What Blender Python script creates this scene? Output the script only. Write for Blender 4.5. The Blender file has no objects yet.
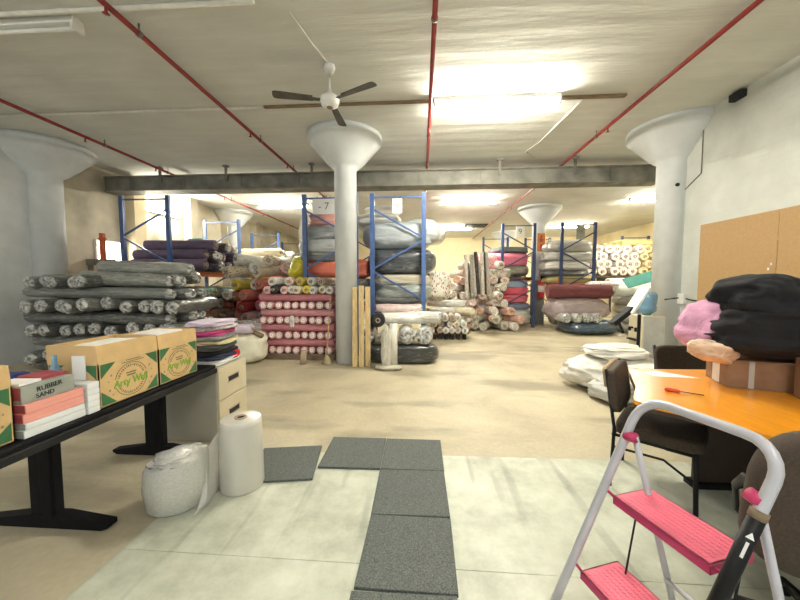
import bpy, math, random
from mathutils import Vector, Matrix, noise, Euler
random.seed(7)
SC = bpy.context.scene
COL = SC.collection
PI = math.pi
R = math.radians

# ------------------------------------------------------------------ camera
F_PX = 325.0
YAW, PITCH, CAMZ = R(3.7), R(3.2), 1.5
cd = bpy.data.cameras.new('camera'); cam = bpy.data.objects.new('camera', cd); COL.objects.link(cam)
cd.sensor_width = 36; cd.lens = F_PX / 800 * 36; cd.clip_start = .02; cd.clip_end = 100
cam.location = (0, 0, CAMZ); cam.rotation_euler = (PI / 2 - PITCH, 0, YAW)
SC.camera = cam


def _ray(px, py):
    x = (px - 400) / F_PX; y = -(py - 300) / F_PX
    fy = math.cos(PITCH) + y * math.sin(PITCH); fz = -math.sin(PITCH) + y * math.cos(PITCH)
    return x * math.cos(YAW) - fy * math.sin(YAW), x * math.sin(YAW) + fy * math.cos(YAW), fz


def W(px, py, Y):      # survey: point of the room's plane y = Y
    a, b, c = _ray(px, py); t = Y / b
    return Vector((a * t, Y, CAMZ + c * t))


def Fz(px, py, z=0.0):  # survey: point of the level z
    a, b, c = _ray(px, py); t = (z - CAMZ) / c
    return Vector((a * t, b * t, z))


def WX(px, py, X):
    a, b, c = _ray(px, py); t = X / a
    return Vector((X, b * t, CAMZ + c * t))


# ------------------------------------------------------------------ materials
MATS = {}


def _nt(name):
    m = bpy.data.materials.new(name); m.use_nodes = True
    nt = m.node_tree; b = nt.nodes['Principled BSDF']
    return m, nt, b


def _n(nt, t, **kw):
    n = nt.nodes.new(t)
    for k, v in kw.items():
        if k.startswith('i_'):
            key = k[2:].replace('_', ' ')
            n.inputs[key].default_value = v
        else:
            setattr(n, k, v)
    return n


def _coords(nt, scale=(1, 1, 1), rnd=False):
    tc = _n(nt, 'ShaderNodeTexCoord'); mp = _n(nt, 'ShaderNodeMapping'); mp.inputs['Scale'].default_value = scale
    nt.links.new(tc.outputs['Object'], mp.inputs['Vector'])
    if rnd:
        oi = _n(nt, 'ShaderNodeObjectInfo'); mu = _n(nt, 'ShaderNodeMath', operation='MULTIPLY'); mu.inputs[1].default_value = 37.0
        nt.links.new(oi.outputs['Random'], mu.inputs[0])
        cx = _n(nt, 'ShaderNodeCombineXYZ')
        for i in range(3): nt.links.new(mu.outputs[0], cx.inputs[i])
        nt.links.new(cx.outputs[0], mp.inputs['Location'])
    return mp.outputs['Vector']


def _ramp(nt, fac, stops):
    r = _n(nt, 'ShaderNodeValToRGB'); e = r.color_ramp.elements
    while len(e) < len(stops): e.new(.5)
    for i, (p, c) in enumerate(stops):
        e[i].position = p; e[i].color = (*c, 1) if len(c) == 3 else c
    nt.links.new(fac, r.inputs['Fac'])
    return r.outputs['Color']


def _bump(nt, b, h, strength, dist=.01):
    bp = _n(nt, 'ShaderNodeBump'); bp.inputs['Strength'].default_value = strength; bp.inputs['Distance'].default_value = dist
    nt.links.new(h, bp.inputs['Height']); nt.links.new(bp.outputs['Normal'], b.inputs['Normal'])


def mat(name, col, rough=.6, metal=0., amt=.12, scale=8., bump=.15, coat=0., sc3=(1, 1, 1), det=4, bdist=.004, col2=None, spec=.5):
    if name in MATS: return MATS[name]
    m, nt, b = _nt(name)
    v = _coords(nt, sc3)
    nz = _n(nt, 'ShaderNodeTexNoise'); nz.inputs['Scale'].default_value = scale; nz.inputs['Detail'].default_value = det
    nt.links.new(v, nz.inputs['Vector'])
    lo = tuple(max(0, c * (1 - amt)) for c in col); hi = col2 or tuple(min(1, c * (1 + amt)) for c in col)
    nt.links.new(_ramp(nt, nz.outputs['Fac'], [(.3, lo), (.7, hi)]), b.inputs['Base Color'])
    b.inputs['Roughness'].default_value = rough; b.inputs['Metallic'].default_value = metal
    b.inputs['Coat Weight'].default_value = coat; b.inputs['Specular IOR Level'].default_value = spec
    if bump: _bump(nt, b, nz.outputs['Fac'], bump, bdist)
    MATS[name] = m
    return m


def emit(name, col, s):
    m = bpy.data.materials.new(name); m.use_nodes = True; nt = m.node_tree; nt.nodes.clear()
    e = _n(nt, 'ShaderNodeEmission'); e.inputs['Color'].default_value = (*col, 1); e.inputs['Strength'].default_value = s
    o = _n(nt, 'ShaderNodeOutputMaterial'); nt.links.new(e.outputs[0], o.inputs[0])
    return m


def objcol(name, rough, coat, sc3, scale, amt, bump, bdist=.02, film=0., floral=False, det=5):
    """cloth or film-wrapped cloth whose hue is the object's own colour"""
    m, nt, b = _nt(name)
    oi = _n(nt, 'ShaderNodeObjectInfo')
    v = _coords(nt, sc3, True)
    nz = _n(nt, 'ShaderNodeTexNoise'); nz.inputs['Scale'].default_value = scale; nz.inputs['Detail'].default_value = det
    nz.inputs['Distortion'].default_value = .6
    nt.links.new(v, nz.inputs['Vector'])
    f = _ramp(nt, nz.outputs['Fac'], [(.3, (1 - amt,) * 3), (.7, (1 + amt * .6,) * 3)])
    mx = _n(nt, 'ShaderNodeMix', data_type='RGBA', blend_type='MULTIPLY'); mx.inputs[0].default_value = 1
    nt.links.new(oi.outputs['Color'], mx.inputs[6]); nt.links.new(f, mx.inputs[7])
    out = mx.outputs[2]
    if floral:
        vo = _n(nt, 'ShaderNodeTexVoronoi'); vo.inputs['Scale'].default_value = floral; nt.links.new(v, vo.inputs['Vector'])
        msk = _ramp(nt, vo.outputs['Distance'], [(.28, (1, 1, 1)), (.36, (0, 0, 0))])
        hue = _ramp(nt, vo.outputs['Color'], [(0, (.05, .06, .05)), (.4, (.35, .08, .10)), (.55, (.10, .16, .09)), (.8, (.55, .22, .18)), (1, (.12, .10, .12))])
        m2 = _n(nt, 'ShaderNodeMix', data_type='RGBA'); nt.links.new(msk, m2.inputs[0])
        nt.links.new(out, m2.inputs[6]); nt.links.new(hue, m2.inputs[7]); out = m2.outputs[2]
    if film:
        # pale creases of the clear wrapping
        n2 = _n(nt, 'ShaderNodeTexNoise'); n2.inputs['Scale'].default_value = scale * 1.7; n2.inputs['Detail'].default_value = 6; n2.inputs['Distortion'].default_value = 1.5
        nt.links.new(v, n2.inputs['Vector'])
        k = _ramp(nt, n2.outputs['Fac'], [(.52, (0, 0, 0)), (.72, (film,) * 3)])
        m3 = _n(nt, 'ShaderNodeMix', data_type='RGBA'); nt.links.new(k, m3.inputs[0]); nt.links.new(out, m3.inputs[6]); m3.inputs[7].default_value = (.62, .64, .62, 1)
        out = m3.outputs[2]
    nt.links.new(out, b.inputs['Base Color'])
    b.inputs['Roughness'].default_value = rough; b.inputs['Coat Weight'].default_value = coat; b.inputs['Coat Roughness'].default_value = .15
    _bump(nt, b, nz.outputs['Fac'], bump, bdist)
    MATS[name] = m
    return m


M_fab = objcol('woven_cloth', .9, 0, (2.2, 1, 1), 5, .22, .5)
M_film = objcol('film_wrapped_cloth', .3, .6, (1.2, 1, 1), 5, .35, .9, film=.45)
M_flor = objcol('printed_cloth', .85, 0, (1.6, 1, 1), 5, .15, .4, floral=9.0)
M_bag = objcol('bagged_cloth', .28, .5, (1, 1, 1.6), 3.2, .25, .8, bdist=.05, film=.22)
M_plain = objcol('plain_cloth', .92, 0, (1, 1, 1), 4, .14, .5, bdist=.03)


def spiral_mat(name, c1, c2, turns=7):
    m, nt, b = _nt(name)
    v = _coords(nt)
    sx = _n(nt, 'ShaderNodeSeparateXYZ'); nt.links.new(v, sx.inputs[0])
    a = _n(nt, 'ShaderNodeMath', operation='MULTIPLY'); b2 = _n(nt, 'ShaderNodeMath', operation='MULTIPLY')
    nt.links.new(sx.outputs[1], a.inputs[0]); nt.links.new(sx.outputs[1], a.inputs[1])
    nt.links.new(sx.outputs[2], b2.inputs[0]); nt.links.new(sx.outputs[2], b2.inputs[1])
    s = _n(nt, 'ShaderNodeMath', operation='ADD'); nt.links.new(a.outputs[0], s.inputs[0]); nt.links.new(b2.outputs[0], s.inputs[1])
    q = _n(nt, 'ShaderNodeMath', operation='SQRT'); nt.links.new(s.outputs[0], q.inputs[0])
    nz = _n(nt, 'ShaderNodeTexNoise'); nz.inputs['Scale'].default_value = 6; nt.links.new(v, nz.inputs['Vector'])
    ad = _n(nt, 'ShaderNodeMath', operation='MULTIPLY_ADD'); nt.links.new(nz.outputs['Fac'], ad.inputs[0]); ad.inputs[1].default_value = .12; nt.links.new(q.outputs[0], ad.inputs[2])
    w = _n(nt, 'ShaderNodeMath', operation='MULTIPLY'); nt.links.new(ad.outputs[0], w.inputs[0]); w.inputs[1].default_value = turns * 6.28 * 2
    si = _n(nt, 'ShaderNodeMath', operation='SINE'); nt.links.new(w.outputs[0], si.inputs[0])
    nt.links.new(_ramp(nt, si.outputs[0], [(.2, c1), (.8, c2)]), b.inputs['Base Color'])
    b.inputs['Roughness'].default_value = .8
    MATS[name] = m
    return m


M_pinkend = spiral_mat('pink_roll_edges', (.88, .80, .74), (.66, .34, .35), 1.6)
M_core = mat('cardboard_core', (.42, .33, .24), .9)
M_dark = mat('hollow_shade_and_black', (.02, .02, .02), .9, bump=0)  # near-black for painted shade in hollows and for black parts


def film_mat(name, col, alpha):
    m, nt, b = _nt(name)
    v = _coords(nt); nz = _n(nt, 'ShaderNodeTexNoise'); nz.inputs['Scale'].default_value = 14; nz.inputs['Detail'].default_value = 5; nz.inputs['Distortion'].default_value = 1
    nt.links.new(v, nz.inputs['Vector'])
    b.inputs['Base Color'].default_value = (*col, 1); b.inputs['Roughness'].default_value = .22
    b.inputs['Alpha'].default_value = alpha
    _bump(nt, b, nz.outputs['Fac'], .7, .02)
    MATS[name] = m
    return m


M_sheet = film_mat('clear_film', (.8, .8, .74), .55)
M_knot = mat('bunched_film_glints', (.10, .105, .10), .25, amt=.5, scale=4, det=6, bump=.9, bdist=.06, coat=.6, col2=(.74, .75, .72))  # pale blotches are glints on the film, painted into the colour

# room
def ceiling_mat():
    m, nt, b = _nt('board_marked_concrete')
    v = _coords(nt, (.4, 3.2, 1))
    nz = _n(nt, 'ShaderNodeTexNoise'); nz.inputs['Scale'].default_value = 2.2; nz.inputs['Detail'].default_value = 7; nz.inputs['Roughness'].default_value = .62
    nt.links.new(v, nz.inputs['Vector'])
    v2 = _coords(nt, (1, 1, 1)); n2 = _n(nt, 'ShaderNodeTexNoise'); n2.inputs['Scale'].default_value = 1.1; n2.inputs['Detail'].default_value = 6
    nt.links.new(v2, n2.inputs['Vector'])
    c = _ramp(nt, n2.outputs['Fac'], [(.25, (.59, .59, .54)), (.75, (.71, .715, .67))])
    k = _ramp(nt, nz.outputs['Fac'], [(.3, (.93,) * 3), (.55, (1.0,) * 3), (.72, (1.07,) * 3)])
    mx = _n(nt, 'ShaderNodeMix', data_type='RGBA', blend_type='MULTIPLY'); mx.inputs[0].default_value = 1
    nt.links.new(c, mx.inputs[6]); nt.links.new(k, mx.inputs[7]); nt.links.new(mx.outputs[2], b.inputs['Base Color'])
    b.inputs['Roughness'].default_value = .85
    wv = _n(nt, 'ShaderNodeTexWave', wave_type='BANDS', bands_direction='Y'); wv.inputs['Scale'].default_value = 1.1; wv.inputs['Distortion'].default_value = 1.5; wv.inputs['Detail'].default_value = 4
    nt.links.new(v2, wv.inputs['Vector'])
    ad = _n(nt, 'ShaderNodeMath', operation='MULTIPLY_ADD'); nt.links.new(wv.outputs['Fac'], ad.inputs[0]); ad.inputs[1].default_value = .25; nt.links.new(nz.outputs['Fac'], ad.inputs[2])
    _bump(nt, b, ad.outputs[0], .38, .03)
    return m


def floor_mat():
    m, nt, b = _nt('worn_concrete')
    v = _coords(nt)
    n1 = _n(nt, 'ShaderNodeTexNoise'); n1.inputs['Scale'].default_value = .8; n1.inputs['Detail'].default_value = 8; n1.inputs['Roughness'].default_value = .6; n1.inputs['Distortion'].default_value = .4
    n2 = _n(nt, 'ShaderNodeTexNoise'); n2.inputs['Scale'].default_value = 28; n2.inputs['Detail'].default_value = 5
    nt.links.new(v, n1.inputs['Vector']); nt.links.new(v, n2.inputs['Vector'])
    c = _ramp(nt, n1.outputs['Fac'], [(.3, (.35, .30, .205)), (.5, (.49, .43, .30)), (.7, (.61, .545, .385))])
    k = _ramp(nt, n2.outputs['Fac'], [(.3, (.93,) * 3), (.7, (1.05,) * 3)])
    mx = _n(nt, 'ShaderNodeMix', data_type='RGBA', blend_type='MULTIPLY'); mx.inputs[0].default_value = 1
    nt.links.new(c, mx.inputs[6]); nt.links.new(k, mx.inputs[7])
    # old dark spills on the aisle
    vs = _coords(nt, (.55, 1.5, 1)); n3 = _n(nt, 'ShaderNodeTexNoise'); n3.inputs['Scale'].default_value = .8; n3.inputs['Detail'].default_value = 5
    nt.links.new(vs, n3.inputs['Vector'])
    st = _ramp(nt, n3.outputs['Fac'], [(.53, (0, 0, 0)), (.62, (.6,) * 3)])
    m2 = _n(nt, 'ShaderNodeMix', data_type='RGBA'); nt.links.new(st, m2.inputs[0]); nt.links.new(mx.outputs[2], m2.inputs[6]); m2.inputs[7].default_value = (.2, .17, .12, 1)
    nt.links.new(m2.outputs[2], b.inputs['Base Color'])
    b.inputs['Roughness'].default_value = .62
    _bump(nt, b, n2.outputs['Fac'], .2, .004)
    return m


def sheet_mat():
    m, nt, b = _nt('pale_vinyl')
    v = _coords(nt)
    n1 = _n(nt, 'ShaderNodeTexNoise'); n1.inputs['Scale'].default_value = 2.4; n1.inputs['Detail'].default_value = 9; n1.inputs['Roughness'].default_value = .68
    nt.links.new(v, n1.inputs['Vector'])
    vl = _coords(nt, (7, .55, 1)); n2 = _n(nt, 'ShaderNodeTexNoise'); n2.inputs['Scale'].default_value = 1.0; n2.inputs['Detail'].default_value = 2
    nt.links.new(vl, n2.inputs['Vector'])
    c = _ramp(nt, n1.outputs['Fac'], [(.32, (.36, .375, .29)), (.5, (.54, .56, .455)), (.68, (.68, .70, .59))])
    k = _ramp(nt, n2.outputs['Fac'], [(.30, (.68,) * 3), (.42, (1,) * 3)])
    mx = _n(nt, 'ShaderNodeMix', data_type='RGBA', blend_type='MULTIPLY'); mx.inputs[0].default_value = 1
    nt.links.new(c, mx.inputs[6]); nt.links.new(k, mx.inputs[7]); nt.links.new(mx.outputs[2], b.inputs['Base Color'])
    b.inputs['Roughness'].default_value = .5
    _bump(nt, b, n1.outputs['Fac'], .15, .01)
    return m


def brick_mat(name, col, axis):
    m, nt, b = _nt(name)
    tc = _n(nt, 'ShaderNodeTexCoord'); sx = _n(nt, 'ShaderNodeSeparateXYZ'); nt.links.new(tc.outputs['Object'], sx.inputs[0])
    cx = _n(nt, 'ShaderNodeCombineXYZ'); nt.links.new(sx.outputs[axis], cx.inputs[0]); nt.links.new(sx.outputs[2], cx.inputs[1])
    br = _n(nt, 'ShaderNodeTexBrick'); br.inputs['Scale'].default_value = 1; br.inputs['Brick Width'].default_value = .24; br.inputs['Row Height'].default_value = .08
    br.inputs['Mortar Size'].default_value = .006; br.inputs['Mortar Smooth'].default_value = .6
    nt.links.new(cx.outputs[0], br.inputs['Vector'])
    br.inputs['Color1'].default_value = (1, 1, 1, 1); br.inputs['Color2'].default_value = (.9, .9, .9, 1); br.inputs['Mortar'].default_value = (.45, .45, .45, 1)
    v = _coords(nt); nz = _n(nt, 'ShaderNodeTexNoise'); nz.inputs['Scale'].default_value = 3; nz.inputs['Detail'].default_value = 8; nt.links.new(v, nz.inputs['Vector'])
    nt.links.new(_ramp(nt, nz.outputs['Fac'], [(.3, tuple(x * .9 for x in col)), (.7, tuple(x * 1.06 for x in col))]), b.inputs['Base Color'])
    ad = _n(nt, 'ShaderNodeMath', operation='MULTIPLY_ADD'); nt.links.new(nz.outputs['Fac'], ad.inputs[0]); ad.inputs[1].default_value = .8; nt.links.new(br.outputs['Color'], ad.inputs[2])
    _bump(nt, b, ad.outputs[0], .28, .012)
    b.inputs['Roughness'].default_value = .7
    return m


M_ceil = ceiling_mat(); M_floor = floor_mat(); M_vinyl = sheet_mat()
M_wallR = brick_mat('painted_brick_white', (.60, .62, .58), 1)
M_wallL = brick_mat('painted_brick_grey', (.66, .69, .70), 1)
M_wallB = mat('stained_concrete', (.50, .46, .36), .85, amt=.35, scale=1.3, bump=.3, det=8)
M_cream = mat('cream_plaster', (.78, .68, .44), .8, amt=.08, scale=2, det=6)
M_col = mat('column_paint', (.70, .735, .75), .45, amt=.06, scale=4, det=6, bump=.12)
M_colgrey = mat('column_grey_dado', (.22, .24, .24), .6)
M_duct = mat('dusty_grey_metal', (.20, .195, .165), .6, metal=.2, amt=.35, scale=4, bump=.2, det=7)
M_red = mat('red_pipe_paint', (.25, .025, .022), .4, amt=.2)
M_blue = mat('blue_rack_paint', (.055, .11, .28), .42, amt=.15)
M_bluedk = mat('navy_rack_paint', (.03, .05, .14), .42, amt=.15)
M_orange = mat('orange_rack_paint', (.55, .11, .03), .45)
M_steel = mat('galvanised_steel', (.42, .43, .43), .38, metal=.8)
M_white = mat('white_enamel', (.78, .78, .74), .35, amt=.04)
M_conduit = mat('white_conduit', (.68, .67, .60), .5, amt=.1)
M_black = mat('black_laminate', (.006, .006, .008), .6, amt=.3, spec=.15)
M_blackmet = mat('black_metal', (.008, .008, .009), .5, amt=.2, spec=.25)
M_rubber = mat('speckled_rubber', (.10, .112, .104), .85, amt=.6, scale=150, bump=.4, det=2, bdist=.002)
M_card = mat('kraft_card', (.60, .41, .19), .8, amt=.08, scale=12, bump=.05)
M_cardD = mat('old_brown_card', (.25, .145, .08), .75, amt=.2, scale=9, bump=.1)
M_panel = mat('tan_hardboard', (.42, .26, .11), .65, amt=.07, scale=30, bump=.1)
M_green = mat('box_green_ink', (.035, .14, .05), .75, amt=.08, bump=0)
M_lime = mat('box_lime_ink', (.22, .38, .04), .75, amt=.08, bump=0)
M_ink = mat('box_dark_ink', (.10, .11, .05), .75, amt=.1, bump=0)
M_cream_met = mat('cream_cabinet_paint', (.60, .53, .37), .45, amt=.08, scale=3, det=6)
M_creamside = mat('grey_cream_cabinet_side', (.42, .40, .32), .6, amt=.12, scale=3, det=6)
M_tabletop = mat('orange_wood_veneer', (.80, .31, .018), .28, amt=.10, scale=5, sc3=(6, 1.2, 1), bump=.03, coat=.3, det=7)
M_tableedge = mat('dark_table_edge', (.05, .03, .018), .5)
M_uph = mat('brown_upholstery', (.055, .038, .025), .85, amt=.3, scale=60, bump=.2)
M_tan = mat('tan_upholstery', (.42, .29, .16), .8)
M_alu = mat('pale_grey_tube', (.52, .52, .56), .35, metal=.1, amt=.08)
M_pink = mat('pink_plastic', (.78, .15, .23), .5, amt=.1)
M_pinkd = mat('deep_pink_plastic', (.50, .03, .12), .45, amt=.1)
M_pine = mat('pale_pine', (.52, .38, .18), .7, amt=.25, scale=6, sc3=(6, 6, .8), det=6, bump=.1)
M_wood = mat('weathered_wood', (.22, .16, .10), .8, amt=.3, scale=6, sc3=(1, 6, 6))
M_paper = mat('white_paper', (.82, .82, .80), .7, amt=.03, bump=0)
M_pinkpaper = mat('salmon_paper', (.80, .34, .28), .75, amt=.08, sc3=(1, 1, 40), scale=5, bump=.1)
M_whitepk = mat('white_pack', (.74, .76, .76), .55, amt=.06, sc3=(1, 1, 40), scale=4, bump=.05)
M_greybox = mat('grey_green_card', (.29, .31, .27), .75, amt=.1)
M_redcard = mat('dark_red_card', (.30, .05, .06), .6)
M_bluepl = mat('blue_bottle', (.16, .32, .46), .15, amt=.1, coat=.5)
M_bubble = mat('bubble_wrap', (.60, .60, .54), .24, amt=.1, scale=60, bump=.35, coat=.5, bdist=.006, sc3=(1, 1, 1.6))
M_roll = mat('stacked_film_edge', (.60, .585, .52), .3, amt=.1, scale=5, sc3=(1, 1, .4), bump=.1, coat=.4)
M_colpanel = mat('pale_grey_panel', (.55, .56, .52), .5)
M_blade = mat('dark_fan_blade', (.09, .08, .065), .5, amt=.3)
M_amber = mat('orange_sign', (.50, .17, .03), .5)
M_extred = mat('extinguisher_red', (.55, .03, .03), .3, coat=.4)
M_teal = mat('teal_sheet', (.10, .42, .36), .6)
M_straw = mat('straw_bristles', (.33, .27, .16), .95, sc3=(14, 14, 1), scale=10, bump=.6)
T_lamp = emit('lit_tube', (1.0, .95, .80), 175)
T_lampdim = emit('fill_tube', (1.0, .96, .88), 75)  # weaker glow for the added fill lamps out of view

# ------------------------------------------------------------------ mesh builder
class MB:
    def __init__(s): s.v = []; s.f = []; s.m = []; s.s = []

    def add(s, vs, fs, mi=0, sm=False, M=None):
        b = len(s.v)
        s.v += [tuple(M @ Vector(v)) if M is not None else tuple(v) for v in vs]
        for f in fs: s.f.append(tuple(b + i for i in f)); s.m.append(mi); s.s.append(sm)
        return s

    def box(s, c, d, mi=0, rz=0., M=None):
        x, y, z = (k / 2 for k in d)
        vs = [(-x, -y, -z), (x, -y, -z), (x, y, -z), (-x, y, -z), (-x, -y, z), (x, -y, z), (x, y, z), (-x, y, z)]
        T = Matrix.Translation(c) @ Matrix.Rotation(rz, 4, 'Z')
        if M is not None: T = M @ T
        return s.add(vs, [(3, 2, 1, 0), (4, 5, 6, 7), (0, 1, 5, 4), (1, 2, 6, 5), (2, 3, 7, 6), (3, 0, 4, 7)], mi, False, T)

    def bar(s, p, q, w, h, mi=0):
        p, q = Vector(p), Vector(q); d = q - p
        T = Matrix.Translation((p + q) / 2) @ d.to_track_quat('X', 'Z').to_matrix().to_4x4()
        return s.box((0, 0, 0), (d.length, w, h), mi, M=T)

    def tube(s, pts, r, n=10, mi=0, caps=True, sc=(1, 1)):
        pts = [Vector(p) for p in pts]; rs = r if isinstance(r, (list, tuple)) else [r] * len(pts)
        vs = []; fs = []; up = None
        for i, p in enumerate(pts):
            t = (pts[min(i + 1, len(pts) - 1)] - pts[max(i - 1, 0)]).normalized()
            if up is None:
                up = Vector((0, 0, 1)) if abs(t.z) < .9 else Vector((1, 0, 0))
            a = (up - t * up.dot(t)).normalized(); b = t.cross(a); up = a
            for k in range(n):
                w = 2 * PI * k / n
                vs.append(p + (a * math.cos(w) * sc[0] + b * math.sin(w) * sc[1]) * rs[i])
        for i in range(len(pts) - 1):
            for k in range(n):
                fs.append((i * n + k, i * n + (k + 1) % n, (i + 1) * n + (k + 1) % n, (i + 1) * n + k))
        if caps: fs += [tuple(range(n - 1, -1, -1)), tuple((len(pts) - 1) * n + k for k in range(n))]
        return s.add(vs, fs, mi, True)

    def lathe(s, prof, n=32, mi=0, c=(0, 0, 0), M=None, sm=True):
        vs = []; fs = []
        for r, z in prof:
            for k in range(n):
                w = 2 * PI * k / n; vs.append((c[0] + r * math.cos(w), c[1] + r * math.sin(w), c[2] + z))
        for i in range(len(prof) - 1):
            for k in range(n):
                fs.append((i * n + k, i * n + (k + 1) % n, (i + 1) * n + (k + 1) % n, (i + 1) * n + k))
        if prof[0][0] > 1e-4: fs.append(tuple(range(n - 1, -1, -1)))
        if prof[-1][0] > 1e-4: fs.append(tuple((len(prof) - 1) * n + k for k in range(n)))
        return s.add(vs, fs, mi, sm, M)

    def prism(s, pts, z0, z1, mi=0, M=None):
        n = len(pts)
        vs = [(x, y, z0) for x, y in pts] + [(x, y, z1) for x, y in pts]
        fs = [tuple(range(n - 1, -1, -1)), tuple(range(n, 2 * n))] + [(i, (i + 1) % n, n + (i + 1) % n, n + i) for i in range(n)]
        return s.add(vs, fs, mi, False, M)

    def mesh(s, name, mats):
        me = bpy.data.meshes.new(name); me.from_pydata(s.v, [], s.f)
        for m in (mats if isinstance(mats, (list, tuple)) else [mats]): me.materials.append(m)
        me.polygons.foreach_set('material_index', s.m); me.polygons.foreach_set('use_smooth', s.s)
        me.update()
        return me


def link(name, me, parent=None, bev=0., color=None):
    o = bpy.data.objects.new(name, me); COL.objects.link(o)
    if parent is not None: o.parent = parent
    if bev:
        b = o.modifiers.new('bevel', 'BEVEL'); b.width = bev; b.segments = 2; b.limit_method = 'ANGLE'; b.angle_limit = R(40)
    if color: o.color = (*color, 1)
    return o


def part(name, mb, mats, parent, bev=0., label=None):
    o = link(name, mb.mesh(name, mats), parent, bev)
    if label: o['label'] = label
    return o


def tag(o, label, cat, group=None):
    o['label'] = label; o['category'] = cat
    if group: o['group'] = group
    return o


def thing(name, label, cat, loc=(0, 0, 0), rz=0., group=None):
    o = bpy.data.objects.new(name, None); COL.objects.link(o); o.empty_display_size = .1
    o.location = loc; o.rotation_euler = (0, 0, rz)
    return tag(o, label, cat, group)


def solo(name, mb, mats, label, cat, loc=(0, 0, 0), rz=0., group=None, bev=0., color=None):
    o = link(name, mb.mesh(name, mats), None, bev, color); o.location = loc; o.rotation_euler = (0, 0, rz)
    return tag(o, label, cat, group)


def struct(name, mb, mats, bev=0.):
    o = link(name, mb.mesh(name, mats), None, bev); o['kind'] = 'structure'
    return o


ORD = ['', 'first', 'second', 'third', 'fourth', 'fifth', 'sixth', 'seventh', 'eighth', 'ninth', 'tenth', 'eleventh', 'twelfth', 'thirteenth', 'fourteenth']


def fromleft(i, n):   # filled in at the end, counting the rolls of that row one can see
    return '@'


def countleft(i, n):
    if n == 1: return 'only one in view'
    if i == 0: return 'leftmost'
    if i == n - 1: return 'rightmost'
    return ORD[i + 1] + ' from left'


# ------------------------------------------------------------------ text as flat lettering
def text_mesh(txt, size, depth=.0008, bold=0.):
    cu = bpy.data.curves.new('lettering', 'FONT'); cu.body = txt; cu.size = size; cu.align_x = 'CENTER'; cu.align_y = 'CENTER'; cu.extrude = depth; cu.offset = bold
    o = bpy.data.objects.new('lettering', cu); COL.objects.link(o)
    dg = bpy.context.evaluated_depsgraph_get(); dg.update()
    me = bpy.data.meshes.new_from_object(o.evaluated_get(dg))
    bpy.data.objects.remove(o); bpy.data.curves.remove(cu)
    return me


def lettering(name, txt, size, m, parent, M, sx=1., bold=0.):
    me = text_mesh(txt, size, .0008, bold); me.materials.clear(); me.materials.append(m)
    o = link(name, me, parent); o.matrix_local = M @ Matrix.Diagonal((sx, 1, 1, 1))
    return o


FACE_PX = Matrix(((0, 0, 1, 0), (1, 0, 0, 0), (0, 1, 0, 0), (0, 0, 0, 1)))      # text reads along +Y, faces +X
FACE_NY = Matrix(((1, 0, 0, 0), (0, 0, -1, 0), (0, 1, 0, 0), (0, 0, 0, 1)))     # text reads along +X, faces -Y

# ------------------------------------------------------------------ soft shapes
def roll_mesh(name, m, seed, lump=.05, ends='flat', n=20, rings=12):
    """unit roll: axis X from -.5 to .5, radius .5"""
    mb = MB(); vs = []; fs = []
    prof = []
    for i in range(rings + 1):
        prof.append((-.5 + i / rings, .5))
    if ends == 'round':
        prof = [(-.5, .10), (-.497, .26), (-.49, .38), (-.475, .46)] + [(p, r) for p, r in prof if -.46 < p < .46] + [(.475, .46), (.49, .38), (.497, .26), (.5, .10)]
    else:
        prof = [(-.488, .16), (-.5, .30), (-.5, .44), (-.495, .49)] + [(p, r) for p, r in prof if -.48 < p < .48] + [(.495, .49), (.5, .44), (.5, .30), (.488, .16)]
    for x, r in prof:
        for k in range(n):
            w = 2 * PI * k / n
            q = noise.noise(Vector((x * 3 + seed * 11.3, math.cos(w) * 1.1, math.sin(w) * 1.1 + seed)))
            q2 = noise.noise(Vector((x * 9 + seed * 3.1, math.cos(w) * 2.6 + seed, math.sin(w) * 2.6)))
            rr = r * (1 + lump * (q * 1.4 + q2 * .7))
            vs.append((x + (lump * .15 * q2 if abs(x) > .48 else 0), rr * math.cos(w), rr * math.sin(w) - lump * .25 * (1 - (2 * x) ** 2) * .3))
    L = len(prof)
    for i in range(L - 1):
        for k in range(n):
            fs.append((i * n + k, (i + 1) * n + k, (i + 1) * n + (k + 1) % n, i * n + (k + 1) % n))
    fs += [tuple(range(n)), tuple((L - 1) * n + k for k in range(n - 1, -1, -1))]
    mb.add(vs, fs, 0, True)
    return mb.mesh(name, m)


FILM = [roll_mesh('film_roll', M_film, s, .09, 'round') for s in range(6)]
FABR = [roll_mesh('cloth_roll', M_fab, s + 20, .06, 'flat') for s in range(6)]
FLOR = [roll_mesh('printed_roll', M_flor, s + 40, .09, 'flat') for s in range(6)]


def end_mesh(name, m, r0, r1, seed=0, kind='disc'):
    """sits on the -X end of a unit roll"""
    mb = MB(); n = 16
    if kind == 'disc':       # flat spiral edge of the cloth
        prof = [(.0, -.503), (.12, -.503), (.3, -.505), (.42, -.503), (.455, -.498)]
    elif kind == 'core':     # cardboard tube standing out of the roll
        prof = [(.0, -.47), (.11, -.47), (.115, -.53), (.17, -.53), (.175, -.47)]
    else:                    # gathered film with a dimple
        prof = [(.02, -.492), (.09, -.50), (.2, -.514), (.32, -.511), (.43, -.498), (.475, -.482)]
    vs = []; fs = []
    for r, x in prof:
        for k in range(n):
            w = 2 * PI * k / n
            j = noise.noise(Vector((math.cos(w) * 3 + seed * 7, math.sin(w) * 3, r * 9))) if kind == 'knot' else 0
            vs.append((x + j * .012, r * math.cos(w) * (1 + j * .25), r * math.sin(w) * (1 + j * .25)))
    for i in range(len(prof) - 1):
        for k in range(n):
            fs.append((i * n + k, i * n + (k + 1) % n, (i + 1) * n + (k + 1) % n, (i + 1) * n + k))
    mb.add(vs, fs, 0, kind != 'core')
    return mb.mesh(name, m)


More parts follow.
